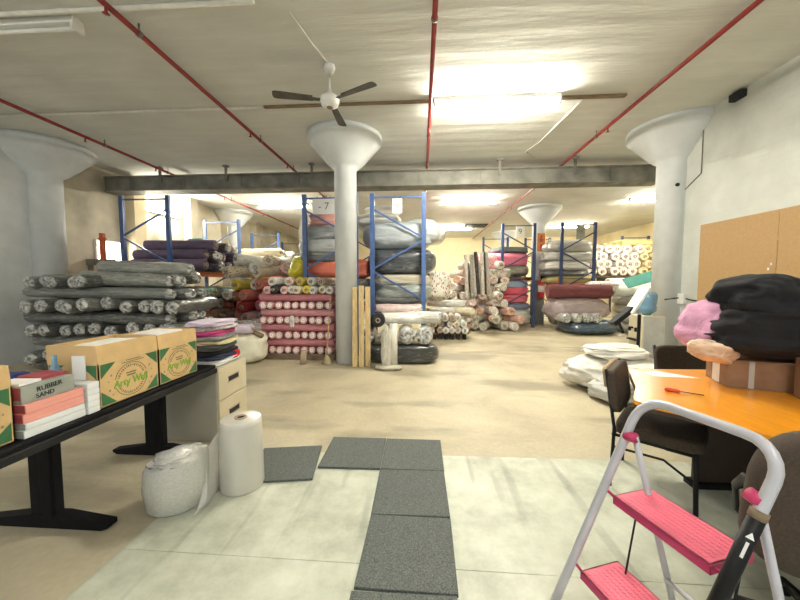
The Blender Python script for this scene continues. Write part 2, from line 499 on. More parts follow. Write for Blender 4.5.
E_pink = end_mesh('end_face', M_pinkend, 0, 0)
E_core = end_mesh('core', M_core, 0, 0, 0, 'core')
E_knot = [end_mesh('end_wrap', M_knot, 0, 0, s, 'knot') for s in range(3)]


def roll(p, L, r, direction, color, label, group, meshes=FABR, end=None, tilt=0., name='fabric_roll', droll=None):
    """p: centre; direction: angle of the axis in plan, the named end being at -axis"""
    if meshes is FILM: name = 'wrapped_roll'
    o = link(name, random.choice(meshes), None, 0, color)
    o.location = p; o.rotation_mode = 'XYZ'
    o.rotation_euler = (random.uniform(0, 6.28) if droll is None else droll, tilt, direction)
    o.scale = (L, 2 * r, 2 * r)
    tag(o, label, 'fabric roll', group)
    if end is not None:
        me = random.choice(end) if isinstance(end, list) else end
        link(me.name.split('.')[0], me, o)
    return o


def sup(c, e):
    return math.copysign(abs(c) ** e, c)


def bundle_mesh(name, m, seed, e1=.55, e2=.6, amp=.08, fq=2.5, folds=0, nu=40, nv=24, ridg=0.0, lean=0.):
    """unit soft block -.5...5 with slumps; folds = visible layers of folded cloth"""
    mb = MB(); vs = []; fs = []
    for j in range(nv + 1):
        b = -PI / 2 + PI * j / nv
        for i in range(nu):
            a = 2 * PI * i / nu
            x = sup(math.cos(b), e1) * sup(math.cos(a), e2) * .5; y = sup(math.cos(b), e1) * sup(math.sin(a), e2) * .5; z = sup(math.sin(b), e1) * .5
            d = Vector((x, y, z)); s = seed * 9.7
            q = noise.noise(d * fq + Vector((s, s, 0))) + .5 * noise.noise(d * fq * 2.3 + Vector((0, s, s)))
            k = 1 + amp * q
            if ridg: k += ridg * (.5 - abs(noise.noise(Vector((d.x * 3 + s, d.y * 3, d.z * 7))) * 1.6 + .3 * noise.noise(d * 9)))
            if folds:
                k += .055 * (abs(math.sin((z + .5) * PI * folds + 1.2 * noise.noise(d * 2 + Vector((s, 0, 0))))) - .6) * (1 if abs(z) < .46 else .2)
            vs.append((d.x * k + lean * z, d.y * k, d.z * (1 + amp * .6 * q)))
    for j in range(nv):
        for i in range(nu):
            fs.append((j * nu + i, j * nu + (i + 1) % nu, (j + 1) * nu + (i + 1) % nu, (j + 1) * nu + i))
    mb.add(vs, fs, 0, True)
    return mb.mesh(name, m)


def bundle(p, size, color, label, cat, group=None, m=None, rz=0., seed=None, name='fabric_bundle', tilt=(0, 0), **kw):
    """p: centre of the underside"""
    seed = seed if seed is not None else random.uniform(0, 50)
    me = bundle_mesh(name, m or M_bag, seed, **kw)
    zs = [v.co.z for v in me.vertices]; lo = min(zs); h = max(zs) - lo
    for v in me.vertices: v.co.z = (v.co.z - lo) / h
    o = link(name, me, None, 0, color); o.location = p; o.scale = size; o.rotation_euler = (tilt[0], tilt[1], rz)
    return tag(o, label, cat, group)


# ================================================================== SETTING
CEIL = 4.1
struct('floor', MB().box((1, 9, -.05), (20, 24, .1)), M_floor)
struct('ceiling', MB().box((1, 9, CEIL + .1), (20, 24, .2)), M_ceil)
struct('wall_left', MB().box((-7.45, 2.2, 2.05), (.2, 8.0, 4.1)), M_wallL)
struct('wall_left_far', MB().box((-7.47, 12.9, 2.05), (.24, 13.4, 4.1)), M_wallB)
struct('wall_right', MB().box((4.43, 1.7, 2.05), (.2, 8.2, 4.1)), M_wallR)
struct('wall_right_return', MB().box((7.3, 6.0, 2.05), (5.6, .2, 4.1)), M_wallR)
struct('wall_right_far', MB().box((10.2, 12.9, 2.05), (.2, 13.6, 4.1)), M_cream)
struct('wall_back', MB().box((1.4, 19.6, 2.05), (17.8, .2, 4.1)), M_cream)
# thin vinyl sheet laid over the concrete at the front
struct('floor_sheet', MB().prism([(-1.67, 1.642), (4.3, 1.60), (4.3, 2.80), (-1.30, 2.72), (-1.66, 2.0)], .0, .004), M_vinyl)
struct('floor_sheet', MB().prism([(-1.70, -1.5), (4.3, -1.5), (4.3, 1.596), (-1.67, 1.638)], .0, .004), M_vinyl)
for i, y in enumerate((7.9, 9.9, 11.8, 13.9)):
    struct('trim_%d' % (i + 1), MB().box((-7.25, y, 2.05), (.3, .34, 4.1)), M_cream if i == 0 else M_wallB)


def column(x, y, r=.2, cap=.66, dado=0.):
    mb = MB()
    prof = [(r, 0.), (r, 3.52)]
    for k in range(1, 9):
        t = k / 8; prof.append((r + (cap - .03 - r) * (t ** .85), 3.52 + .46 * t))
    prof += [(cap, 3.99), (cap, CEIL)]
    if dado:
        mb.lathe([(r + .004, 0), (r + .004, dado)], 36, 1); prof[0] = (r, 0.)
    mb.lathe(prof, 48, 0)
    o = struct('column', mb, [M_col, M_colgrey]); o.location = (x, y, 0)
    return o


column(-1.38, 5.95)
column(-7.27, 5.95, .25, .76)
column(4.29, 5.95, .235, .69)
column(-1.38, 11.85); column(-7.0, 11.85); column(4.13, 11.85, .23, .72, 1.55)
column(4.45, 17.6, .2, .72); column(-1.38, 17.6)

# framed glowing pane, added as a bright spot low on the far left wall
struct('bright_pane_1', MB().box((-7.34, 7.3, 2.22), (.05, .75, .5), 0).box((-7.32, 7.3, 2.22), (.03, .66, .42), 1), [M_white, emit('glowing_pane', (1, .96, .85), 4)])

# ------------------------------------------------------------------ ceiling services
t = thing('ventilation_duct', 'long dark grey duct hung below the ceiling across the hall', 'duct', (0, 0, 0))
mb = MB().box((-1.15, 7.35, 3.75), (12.3, .32, .28)).box((-1.15, 7.35, 3.905), (12.3, .40, .03)).box((-1.15, 7.35, 3.595), (12.3, .40, .03))
for k in range(9): mb.box((-6.7 + k * 1.33, 7.35, 3.75), (.035, .36, .33))
part('casing', mb, M_duct, t, .006)
for x in (-5.9, -4.35, -2.4, 1.65, 3.2):
    part('hanger', MB().box((x, 7.13, 3.93), (.05, .03, .34)).box((x, 7.13, 4.07), (.12, .08, .03)), M_duct, t)

PIPE = [('leftmost', -5.8, 'above the far left column'), ('second from left', -2.85, 'left of the ceiling fan'), ('third from left', .12, 'right of the ceiling fan'), ('rightmost', 3.0, 'nearest the right wall')]
for nm, x, where in PIPE:
    t = thing('sprinkler_pipe', 'red sprinkler pipe under the ceiling, %s of four, %s' % (nm, where), 'pipe', (x, 0, 4.0), 0, 'red sprinkler pipes')
    part('pipe', MB().tube([(0, -1.5, 0), (0, 19.3, 0)], .026, 10), M_red, t)
    for y in ((2.9, 5.4, 6.9, 9.4, 11.8, 14.2) if x < 2.9 else (5.6, 8.6, 11.2, 13.8)):
        if abs(y - 7.35) < .3: continue
        part('sprinkler_head', MB().tube([(0, y, 0), (0, y, -.07)], .013, 8).lathe([(.0, -.075), (.03, -.08), (.0, -.088)], 12, 0, (0, y, 0)), M_red, t)
        part('hanger', MB().tube([(0, y + .35, 0), (0, y + .35, .1)], .01, 6).lathe([(.034, -.015), (.034, .015)], 12, 0, (0, 0, 0), Matrix.Translation((0, y + .35, 0)) @ Matrix.Rotation(PI / 2, 4, 'X')), M_duct, t)
    if x == 3.0:
        part('pipe_cable', MB().tube([(.05, 2.4, .03), (.06, 5, .035), (.05, 7.1, .03)], .006, 6), M_blackmet, t)


def surface_run(label, pts, r, m):
    solo('ceiling_conduit', MB().tube(pts, r, 8), m, label, 'conduit')


surface_run('white conduit along the ceiling running left from the fan line to the left wall', [(-6.9, 4.80, 4.08), (-2.35, 4.82, 4.08)], .022, M_conduit)
surface_run('white conduit across the ceiling nearest the camera, upper left', [(-6.8, 3.02, 4.08), (-1.55, 3.05, 4.08)], .022, M_conduit)
solo('ceiling_batten', MB().box((-1.08, 4.83, 4.085), (2.5, .045, .03)), M_wood, 'dark batten on the ceiling behind the fan, left of lit lamp', 'batten')
solo('ceiling_batten', MB().box((2.4, 4.86, 4.085), (.86, .06, .03)), M_wood, 'short dark batten on the ceiling right of the nearest lit lamp', 'batten')
surface_run('thin white bent conduit between the nearest lit lamp and rightmost red pipe', [(2.28, 4.92, 4.085), (2.18, 6.3, 4.085), (2.06, 6.75, 4.085), (2.35, 7.1, 4.085)], .011, M_conduit)
surface_run('thin white cable on the ceiling leading to the fan', [(-1.27, 3.2, 4.092), (-1.2, 3.6, 4.092), (-1.12, 3.93, 4.092)], .007, M_conduit)
solo('ceiling_vent', MB().box((0, 0, 0), (1.0, .9, .03)).box((0, -.3, -.012), (.86, .03, .02), 1).box((0, 0, -.012), (.86, .03, .02), 1).box((0, .3, -.012), (.86, .03, .02), 1), [M_dark, M_duct],
     'dark square vent in the ceiling near the far end', 'vent', (2.5, 15.4, 4.085))


def lamp(x, y, L, label, lit=True, rz=0., z=4.1, tm=None):
    t = thing('ceiling_lamp', label, 'ceiling lamp', (x, y, z), rz, 'fluorescent ceiling lamps')
    part('batten_body', MB().box((0, 0, -.03), (L, .11, .06)), M_white, t, .006)
    for s in (-1, 1):
        part('lamp_holder', MB().box((s * (L / 2 - .015), 0, -.08), (.03, .12, .07)), M_white, t, .004)
    for s in ((-.033, .033) if lit else (0,)):
        part('tube', MB().tube([(-L / 2 + .03, s, -.088), (L / 2 - .03, s, -.088)], .014 if lit else .019, 10), (tm or T_lamp) if lit else M_white, t)


lamp(1.05, 4.80, 1.75, 'lit fluorescent lamp on the ceiling nearest the fan')
lamp(1.55, 10.7, 1.7, 'lit fluorescent lamp behind the duct, right of the middle blue rack')
lamp(-4.6, 10.8, 1.7, 'lit fluorescent lamp behind the duct, left of the round column')
lamp(7.3, 10.7, 1.7, 'lit fluorescent lamp over the far right stacks')
lamp(1.55, 15.9, 1.7, 'lit fluorescent lamp farthest back in the middle aisle')
lamp(6.8, 15.6, 1.7, 'lit fluorescent lamp farthest back on the right')
lamp(-4.25, 3.16, 1.7, 'unlit fluorescent lamp on the ceiling at the upper left', False)
lamp(-4.4, -1.1, 1.75, 'added fluorescent fill lamp on the ceiling behind the camera, left one', tm=T_lampdim)  # unseen, added to light the fronts of the piles
lamp(1.05, -1.1, 1.75, 'added fluorescent fill lamp on the ceiling behind the camera, right one', tm=T_lampdim)  # second unseen fill lamp, added for the pile fronts
# a lamp on the far left wall
t = thing('wall_lamp', 'lit fluorescent lamp high on the far left wall behind the rack', 'wall lamp', (-7.345, 8.85, 3.45))
part('batten_body', MB().box((.03, 0, 0), (.06, 1.3, .1)), M_white, t, .005)
part('tube', MB().tube([(.085, -.62, 0), (.085, .62, 0)], .018, 10), T_lamp, t)

# ------------------------------------------------------------------ ceiling fan
fx, fy = -1.11, 4.0
t = thing('ceiling_fan', 'white ceiling fan with three dark blades', 'fan', (fx, fy, CEIL))
part('canopy', MB().lathe([(.02, -.10), (.05, -.09), (.07, -.03), (.062, 0)], 24), M_white, t)
part('down_rod', MB().tube([(0, 0, -.12), (0, 0, -.36)], .011, 10), M_white, t)
part('motor_housing', MB().lathe([(.0, -.495), (.05, -.49), (.10, -.465), (.115, -.42), (.11, -.38), (.07, -.35), (.03, -.33), (.02, -.29)], 32), M_white, t)
part('badge', MB().lathe([(.0, -.498), (.035, -.497), (.04, -.490)], 20), M_wood, t)
for a in (194, 90, 334):
    B = MB(); T = Matrix.Rotation(R(a), 4, 'Z') @ Matrix.Translation((0, 0, -.40)) @ Matrix.Rotation(R(9), 4, 'X')
    out = [(.20, -.045), (.62, -.062), (.655, -.05), (.665, 0), (.655, .05), (.62, .062), (.20, .045)]
    B.prism(out, -.004, .004, 0, T)
    b = part('blade', B, M_blade, t)
    part('blade_arm', MB().prism([(.09, -.02), (.26, -.03), (.26, .03), (.09, .02)], -.012, -.003, 0, T), M_blade, b)

# ------------------------------------------------------------------ right wall fittings
t = thing('hardboard_panel', 'large tan board fixed to the right wall', 'board')
part('sheet', MB().box((4.317, 4.81, 1.60), (.022, 1.11, 1.55)), M_panel, t, .002)
part('sheet', MB().box((4.317, 3.60, 1.60), (.022, 1.30, 1.55)), M_panel, t, .002)
part('joint_strip', MB().box((4.304, 4.16, 2.02), (.006, 2.4, .03)), M_panel, t)
for z in (1.72, 1.66): part('pin', MB().box((4.304, 4.34 - (z - 1.66) * .5, z), (.006, .02, .03)), M_paper, t)
t = thing('security_camera', 'small white security camera on the right column', 'camera', WX(672, 187, 4.25))
part('mount', MB().tube([(.06, .02, 0), (-.02, -.02, 0)], .03, 12), M_white, t)
part('body', MB().tube([(-.04, -.16, -.01), (-.02, .04, .02)], .045, 16), M_white, t)
part('lens', MB().tube([(-.043, -.185, -.013), (-.04, -.158, -.01)], .03, 16), M_blackmet, t)
solo('camera_cable', MB().tube([(4.32, 5.78, 2.98), (4.32, 5.42, 3.18), (4.32, 5.42, 4.08)], .008, 6), M_duct, 'thin cable from the security camera up the right wall', 'cable')
solo('junction_box', MB().box((4.305, 5.66, 1.22), (.05, .14, .17)), M_white, 'white junction box on the right wall left of the tan board', 'junction box', bev=.006)
solo('wall_cable', MB().tube([(4.12, 5.78, 1.2), (4.318, 5.68, 1.24), (4.32, 5.5, 1.21), (4.32, 5.36, 1.2)], .011, 6), M_blackmet, 'black cable through the junction box on the right wall', 'cable')
solo('wall_bracket', MB().box((4.30, 4.86, 4.03), (.10, .18, .10)), M_dark, 'small dark bracket where right wall meets ceiling', 'bracket', bev=.01)

# ================================================================== RACKS
def rack(X0, X1, Ys, zb, top, label, start, mcol=None, deep=None, d0=.25, beams=True):
    mcol = mcol or M_blue
    t = thing('pallet_rack', label, 'storage rack', ((X0 + X1) / 2, Ys[0], 0), 0, 'blue pallet racks')
    h = (X1 - X0) / 2
    for Y in Ys:
        y = Y - Ys[0]
        for s in (-1, 1):
            mb = MB()
            mb.box((s * h, y, top / 2), (.085, .012, top)).box((s * h - .04, y + .03, top / 2), (.006, .06, top)).box((s * h + .04, y + .03, top / 2), (.006, .06, top)).box((s * h, y + .03, .005), (.14, .12, .01))
            part('upright', mb, mcol, t)
        part('brace', MB().bar((-h, y + .02, top - .08), (h, y + .02, top - .08), .03, .03), mcol, t)
        z = top - .30; sd = start
        while z - .6 > d0:
            part('brace', MB().bar((sd * h, y + .02, z), (-sd * h, y + .02, z - .58), .03, .035), mcol, t)
            z -= .58 + .03; sd = -sd
    if beams:
        for i in range(len(Ys) - 1):
            for z in zb:
                for s in (-1, 1):
                    part('beam', MB().box((s * (h + .01), (Ys[i] + Ys[i + 1]) / 2 - Ys[0] + .03, z - .055), (.05, Ys[i + 1] - Ys[i] - .07, .11)), M_orange, t)
                part('shelf', MB().box((0, (Ys[i] + Ys[i + 1]) / 2 - Ys[0] + .03, z - .012), (2 * h - .06, Ys[i + 1] - Ys[i] - .1, .024)), M_wood, t)
    return t


AX0, AX1 = -6.66, -5.58
rack(AX0, AX1, (6.9, 9.7, 12.5, 15.3), (1.76,), 3.40, 'blue steel rack along the left wall holding purple rolls', 1)
rack(-2.34, -1.30, (6.45, 9.3), (.95,), 3.24, 'blue steel rack behind the pink stack, left of the column', -1, d0=.9)
rack(-.97, .05, (6.45, 9.3), (.95,), 3.24, 'blue steel rack right of the column, stacked with grey bags', -1, d0=.9)
rack(2.66, 3.68, (10.9, 14.2), (1.66,), 3.40, 'blue steel rack with pink bundles left of the far column', -1, M_bluedk)
rack(4.42, 5.42, (10.6, 14.2), (1.62,), 3.36, 'navy steel rack right of the far column with grey bundles', 1, M_bluedk)
rack(8.35, 9.4, (14.2, 16.8), (1.75,), 3.40, 'navy rack frame rising behind the pale rolls at far right', 1, M_bluedk)


def sign(p, w, h, txt, label, size, m=M_paper):
    t = thing('rack_sign', label, 'sign', p)
    part('card', MB().box((0, 0, 0), (w, .006, h)), m, t)
    lettering('number', txt, size, M_duct, t, Matrix.Translation((0, -.0045, 0)) @ FACE_NY)
    part('tie', MB().tube([(-w * .3, .0, h / 2 - .01), (-w * .3, .01, h / 2 + .06)], .004, 5).tube([(w * .3, .0, h / 2 - .01), (w * .3, .01, h / 2 + .06)], .004, 5), M_blackmet, t)
    return t


sign((-1.93, 6.42, 2.99), .44, .30, '- 7', 'white card numbered 7 on the rack left of the column', .2)
sign((-.47, 6.42, 2.98), .19, .28, '8', 'white card hanging on the rack right of the column', .13)
sign((3.2, 10.86, 3.12), .28, .34, '9', 'white card numbered 9 on the far rack with pink bundles', .24)
sign((4.95, 10.56, 3.05), .26, .46, '10', 'grey card on the far rack right of the far column', .13, M_greybox)

solo('rack_post', MB().box((-6.84, 6.62, 1.27), (.09, .06, 2.54)).box((-6.84, 6.62, 2.42), (.16, .05, .04)), M_orange, 'orange steel post beside the left column', 'post')
solo('guard_rail', MB().box((-7.0, 6.72, 1.93), (.64, .06, .13)).box((-7.25, 6.72, .94), (.08, .06, 1.87)), M_duct, 'dark steel rail between left column and orange post', 'rail')

# ================================================================== GREY FILM-WRAPPED PILE (left)
GREY = [(.115, .12, .11), (.15, .158, .145), (.085, .09, .085), (.19, .2, .185)]
g = 'grey wrapped rolls by the left column'
rr = .0985
LEV = ['bottom', 'second', 'third', 'fourth', 'fifth', 'sixth', 'seventh', 'top']
for i in range(8):
    z = rr + .012 + .2 * i
    if i % 2 == 0:
        for k in range(3):
            roll((-5.2 + random.uniform(-.12, .08), 5.02 + k * .32, z + random.uniform(-.01, .01)), 2.5, rr * random.uniform(.98, 1.12), random.uniform(-.03, .03) + PI, random.choice(GREY),
                 'grey film-wrapped roll lying sideways, %s layer of the left pile, %s' % (LEV[i], ('frontmost', 'second back', 'rearmost')[k]), g, FILM, E_knot, random.uniform(-.02, .02))
    else:
        n = 10
        for k in range(n):
            x = -6.24 + k * .248 + random.uniform(-.03, .03)
            if k > 5: x += .05
            dy = 0 if k < 5 else .12
            if i == 7 and k >= 5: continue
            roll((x, 5.40 + dy + random.uniform(-.12, .06), z + random.uniform(-.02, .02)), 1.22, rr * random.uniform(.98, 1.16), PI / 2 + random.uniform(-.12 if k < 6 else .06, .14), random.choice(GREY),
                 'grey film-wrapped roll, end on, %s layer of the left pile, %s' % (LEV[i], fromleft(k, n if i < 7 else 5)), g, FILM, E_knot, random.uniform(-.05, .05))
for k, (x, y, z, a) in enumerate(((-4.92, 5.15, 1.54, .12), (-4.82, 5.42, 1.55, -.1), (-4.7, 5.30, 1.73, .2), (-4.85, 5.75, 1.56, .05))):
    roll((x, y, z), 1.45, .115, PI + a, (.24, .25, .225), 'grey wrapped roll lying askew on top of the left pile, %s' % ('front one', 'middle one', 'highest one', 'rear one')[k], g, FILM, E_knot, random.uniform(-.06, .06))

# ================================================================== RACK A: purple rolls on the shelf, mixed rolls beneath
PUR = [(.085, .055, .12), (.11, .07, .14), (.07, .05, .085), (.14, .10, .16)]
g = 'purple rolls on the left rack shelf'
for lay, n in enumerate((8, 7, 5)):
    for k in range(n):
        c = random.choice(PUR)
        roll((-5.85 + random.uniform(-.12, .14), 7.13 + lay * .16 + k * .29, 1.76 + .132 + lay * .235), 1.72, .13, PI + random.uniform(-.03, .03), c,
             'dark purple roll on the left rack shelf, %s layer, %s' % (('lower', 'middle', 'top')[lay], fromleft(k, n)), g, FILM if k % 3 else FABR, E_knot if k % 3 else E_core)
bundle((-5.45, 7.75, 2.46), (.42, .5, .10), (.22, .50, .42), 'mint green folded film lying on the purple rolls', 'fabric', None, M_bag)
solo('price_card', MB().box((-5.51, 7.42, 1.70), (.006, .5, .15)), M_paper, 'white card fixed to the orange beam under the purple rolls', 'card')

PALS = {
    'teal': (.16, .30, .27), 'mint green': (.36, .55, .45), 'charcoal': (.10, .105, .10), 'white': (.72, .72, .68), 'yellow': (.72, .58, .08),
    'brown': (.24, .15, .11), 'terracotta': (.40, .13, .08), 'coral': (.72, .24, .18), 'bright pink': (.75, .15, .30), 'taupe': (.34, .28, .23),
    'cream': (.75, .68, .52), 'orange': (.75, .30, .06), 'pale pink': (.74, .48, .46), 'dark green': (.06, .16, .11), 'black': (.03, .03, .03), 'red': (.45, .05, .05), 'beige': (.52, .44, .34)}
g = 'mixed rolls under the left rack shelf'
lowpal = [['beige', 'taupe', 'beige', 'brown', 'taupe', 'beige', 'taupe', 'cream', 'beige', 'taupe'],
          ['taupe', 'brown', 'beige', 'taupe', 'brown', 'taupe', 'beige', 'taupe', 'cream', 'beige'],
          ['brown', 'terracotta', 'brown', 'taupe', 'terracotta', 'coral', 'coral', 'brown', 'taupe', 'coral'],
          ['taupe', 'terracotta', 'brown', 'beige', 'coral', 'brown', 'coral', 'coral', 'bright pink', 'dark green'],
          ['mint green', 'mint green', 'teal', 'charcoal', 'teal', 'white', 'white', 'yellow', 'yellow', 'coral']]
for lay in range(5):
    for k in range(10):
        nm = lowpal[lay][k]
        roll((-5.72 + random.uniform(-.14, .14), 6.98 + (lay % 2) * .07 + k * .278, .145 + lay * .272), 1.55, .137, PI + random.uniform(-.05, .05), PALS[nm],
             '%s roll stacked under the left rack shelf, %s row up, %s' % (nm, ORD[lay + 1], fromleft(k, 10)), g, FABR, E_core)
# bunched plastic tails hanging from some ends
g = 'mixed rolls heaped in the left aisle'
p2 = [['beige', 'taupe', 'white', 'cream', 'taupe', 'white', 'beige'],
      ['taupe', 'beige', 'pale pink', 'white', 'cream', 'beige', 'white'],
      ['brown', 'coral', 'pale pink', 'white', 'dark green', 'white', 'pale pink'],
      ['coral', 'red', 'coral', 'bright pink', 'dark green', 'cream', 'white'],
      ['white', 'terracotta', 'coral', 'pale pink', 'bright pink', 'white', 'black'],
      ['white', 'yellow', 'white', 'coral', 'white', 'cream', 'pale pink']]
for lay in range(6):
    for k in range(7):
        nm = p2[lay][k]
        roll((-4.66 + (lay % 2) * .10 + k * .285, 8.45 + random.uniform(-.22, .12), .14 + lay * .262), 1.5, .137, PI / 2 + random.uniform(-.28, .28), PALS[nm],
             '%s roll in heap behind pink stack, %s row up, %s' % (nm, ORD[lay + 1], fromleft(k, 7)), g, FLOR if nm in ('white', 'cream') and random.random() < .4 else FABR, E_core, random.uniform(-.05, .05))
TP = [(-4.45, 7.75, 1.77, 1.2, 'cream'), (-4.1, 7.72, 1.78, 1.9, 'white'), (-3.75, 7.75, 1.78, 1.3, 'cream'), (-3.4, 7.72, 1.78, 2.0, 'pale pink'), (-3.05, 7.78, 1.77, 1.5, 'white'),
      (-4.25, 7.95, 2.02, 1.0, 'white'), (-3.8, 7.9, 2.03, 1.8, 'cream'), (-3.35, 7.92, 2.02, 2.2, 'white')]
for k, (x, y, z, a_, nm) in enumerate(TP):
    roll((x, y + .3, z), 1.15, .14, a_, PALS[nm], '%s roll thrown onto the heap behind pink stack, %s, %s' % (nm, 'lower layer' if k < 5 else 'upper layer', fromleft(k, 5)), g, FABR if k % 3 else FLOR, E_core, random.uniform(-.12, .12))
p3 = [['orange', 'red', 'white', 'white', 'cream', 'white', 'cream', 'white', 'beige', 'white', 'cream', 'white'], ['cream', 'white', 'beige', 'orange', 'white', 'white', 'white', 'white', 'cream', 'white', 'white'], ['cream', 'white', 'teal', 'white', 'white', 'cream', 'white', 'cream', 'white', 'white']]
for lay in range(3):
    n = (6, 7, 7)[lay]
    for k in range(n):
        nm = p3[lay][k]
        roll((-5.45 + random.uniform(-.15, .25), 9.85 + lay * .2 + k * .40, 1.76 + .15 + lay * .26), 1.6, .14, PI + random.uniform(-.12, .12), PALS[nm],
             '%s roll on the shelf behind the purple rolls, %s layer, %s' % (nm, ('lower', 'middle', 'top')[lay], fromleft(k, n)), 'pale rolls on the left rack shelf', FABR, E_core)

# loose lengths heaped on the floor between left rack and pink stack
g = 'loose cloth between rack and pink stack'
bundle((-3.28, 5.9, 0), (.72, .8, .56), (.78, .75, .60), 'big cream quilted bundle on the floor left of the pink stack', 'fabric bundle', None, M_plain, .3, e1=.5, amp=.12, folds=3)
bundle((-3.55, 6.5, 0), (.8, .8, .44), (.66, .64, .56), 'white bundle of folded cloth behind the cream quilted bundle', 'fabric bundle', None, M_plain, .1, folds=4)
bundle((-4.05, 6.35, 0), (.75, .9, .5), (.62, .55, .58), 'pale bundle of folded cloth behind the stacked clothes', 'fabric bundle', None, M_plain, -.2, folds=5)
roll((-3.78, 5.55, .66), 1.5, .085, PI + .12, (.72, .62, .74), 'long pale lilac roll lying across the loose cloth', g, FABR, E_core)
roll((-3.62, 6.45, .56), 1.4, .10, PI - .2, (.72, .70, .66), 'white roll lying behind the pale lilac roll', g, FABR, E_core)
roll((-3.25, 6.75, .58), 1.05, .10, PI - .5, (.70, .55, .55), 'pale pink roll lying left of the pink stack', g, FLOR, E_core)
roll((-3.5, 6.95, .56), 1.2, .10, PI + .3, (.74, .72, .68), 'white roll with dark print above the loose cloth', g, FLOR, E_core)
solo('cardboard_tube', MB().tube([W(231, 321, 5.95), W(262, 336, 5.72)], .045, 16), M_wood, 'brown tube leaning on the loose cloth left of the pink stack', 'tube')

# ================================================================== PINK STACK
g = 'pink stack in front of the column'
t = thing('pallet', 'low dark wooden pallet under the pink stack', 'pallet', (-2.38, 6.5, 0))
for y in (-.42, 0, .42): part('bearer', MB().box((0, y, .045), (1.45, .09, .09)), M_wood, t)
part('deck', MB().box((0, 0, .105), (1.5, 1.0, .03)), M_wood, t)
pr = .0725
zrow = 0
PK = [(.52, .20, .22), (.57, .24, .26), (.46, .17, .19), (.60, .28, .29)]
for i in range(8):
    z = .12 + pr + i * .1435
    if i % 2 == 0:
        n = 9
        for k in range(n):
            roll((-3.02 + k * .158, 6.48 + random.uniform(-.03, .02), z), .92, pr * random.uniform(.96, 1.07), PI / 2 + random.uniform(-.03, .03), random.choice(PK),
                 'pink roll, white end forward, %s row of ends in pink stack, %s' % (('bottom', 'second', 'third', 'top')[i // 2], fromleft(k, n)), g, FABR, E_pink)
    else:
        for k in range(4):
            roll((-2.38 + random.uniform(-.03, .03), 6.1 + k * .25, z), 1.42, pr, PI + random.uniform(-.01, .01), random.choice(PK),
                 'pink roll lying sideways in pink stack, %s sideways row, %s' % (('bottom', 'second', 'third', 'top')[i // 2], ('frontmost', 'second back', 'third back', 'rearmost')[k]), g, FABR)
names = ['pale pink', 'black', 'pale pink', 'white', 'cream', 'yellow', 'white', 'cream', 'white']
for k, nm in enumerate(names):
    roll((-2.93 + k * .152, 6.45, .12 + pr + 8 * .1435 + (.012 if k % 2 else 0)), .9, .078, PI / 2 + random.uniform(-.1, .1), PALS[nm],
         '%s roll in the mixed row on top of pink stack, %s' % (nm, fromleft(k, 9)), 'mixed rolls on top of the pink stack', FLOR if nm == 'white' else FABR, E_core)
for k, nm in enumerate(['white', 'cream', 'pale pink', 'yellow', 'white', 'beige']):
    roll((-2.86 + k * .21, 6.6, .12 + pr + 8 * .1435 + .165), .95, .085, PI / 2 + random.uniform(-.3, .3), PALS[nm],
         '%s loose roll highest on the pink stack, %s' % (nm, fromleft(k, 6)), 'loose rolls on top of the pink stack', FLOR if k % 2 else FABR, E_core)
# broom, small brush and post
t = thing('broom', 'long pale broom leaning on the pink stack beside the column', 'broom')
part('handle', MB().tube([W(330.5, 297, 5.93), W(327, 350, 5.80)], .012, 8), M_pine, t)
a = W(326.5, 349, 5.80)
mb = MB().lathe([(.02, .16), (.045, .12), (.075, .04), (.10, 0)], 14, 0, (a.x, a.y, 0.0)); part('bristles', mb, M_straw, t)
part('collar', MB().tube([(a.x, a.y, .15), (a.x, a.y, .24)], .022, 10), M_straw, t)
a = Fz(303, 364)
solo('cardboard_tube', MB().tube([(a.x, a.y, 0), (a.x + .01, a.y + .02, .25)], .055, 16), M_core, 'short brown tube standing before the pink stack', 'tube')
a = W(292, 322, 5.93)
bundle((a.x, a.y, a.z - .1), (.09, .05, .22), (.72, .70, .66), 'twist of white film hanging from a pink stack end', 'film', None, M_bag, name='hanging_film')

# planks
for k, (b, tp, zt) in enumerate((((355, 367), 353.5, 1.40), ((361.5, 367.2), 360, 1.43), ((368, 366.5), 366.5, 1.41))):
    a = Fz(*b)
    q = W(tp + 1.2, 288, a.y + .20)
    T = Matrix.Translation(a) ; d = Vector((q.x - a.x, q.y - a.y, zt))
    mb = MB().box((0, 0, 0), (.092, .028, d.length), M=Matrix.Translation(a + d / 2) @ d.to_track_quat('Z', 'Y').to_matrix().to_4x4())
    solo('plank', mb, M_pine, 'pale pine plank leaning beside the column, %s of three' % ('left', 'middle', 'right')[k], 'plank', group='leaning planks', bev=.003)

# ================================================================== MIDDLE RACK CONTENTS
g = 'bagged bundles on the middle racks'
SIL = (.36, .40, .42)
def bb(px0, px1, y0, y1, Y, dep, col, label, m=M_bag, cat='fabric bundle', grp=g, **kw):
    """block seen between picture columns px0..px1 and rows y0 (top)..y1, front face at depth Y"""
    a = W(px0, y1, Y); b = W(px1, y0, Y)
    return bundle(((a.x + b.x) / 2, Y + dep / 2, a.z), (b.x - a.x, dep, b.z - a.z), col, label, cat, grp, m, **kw)


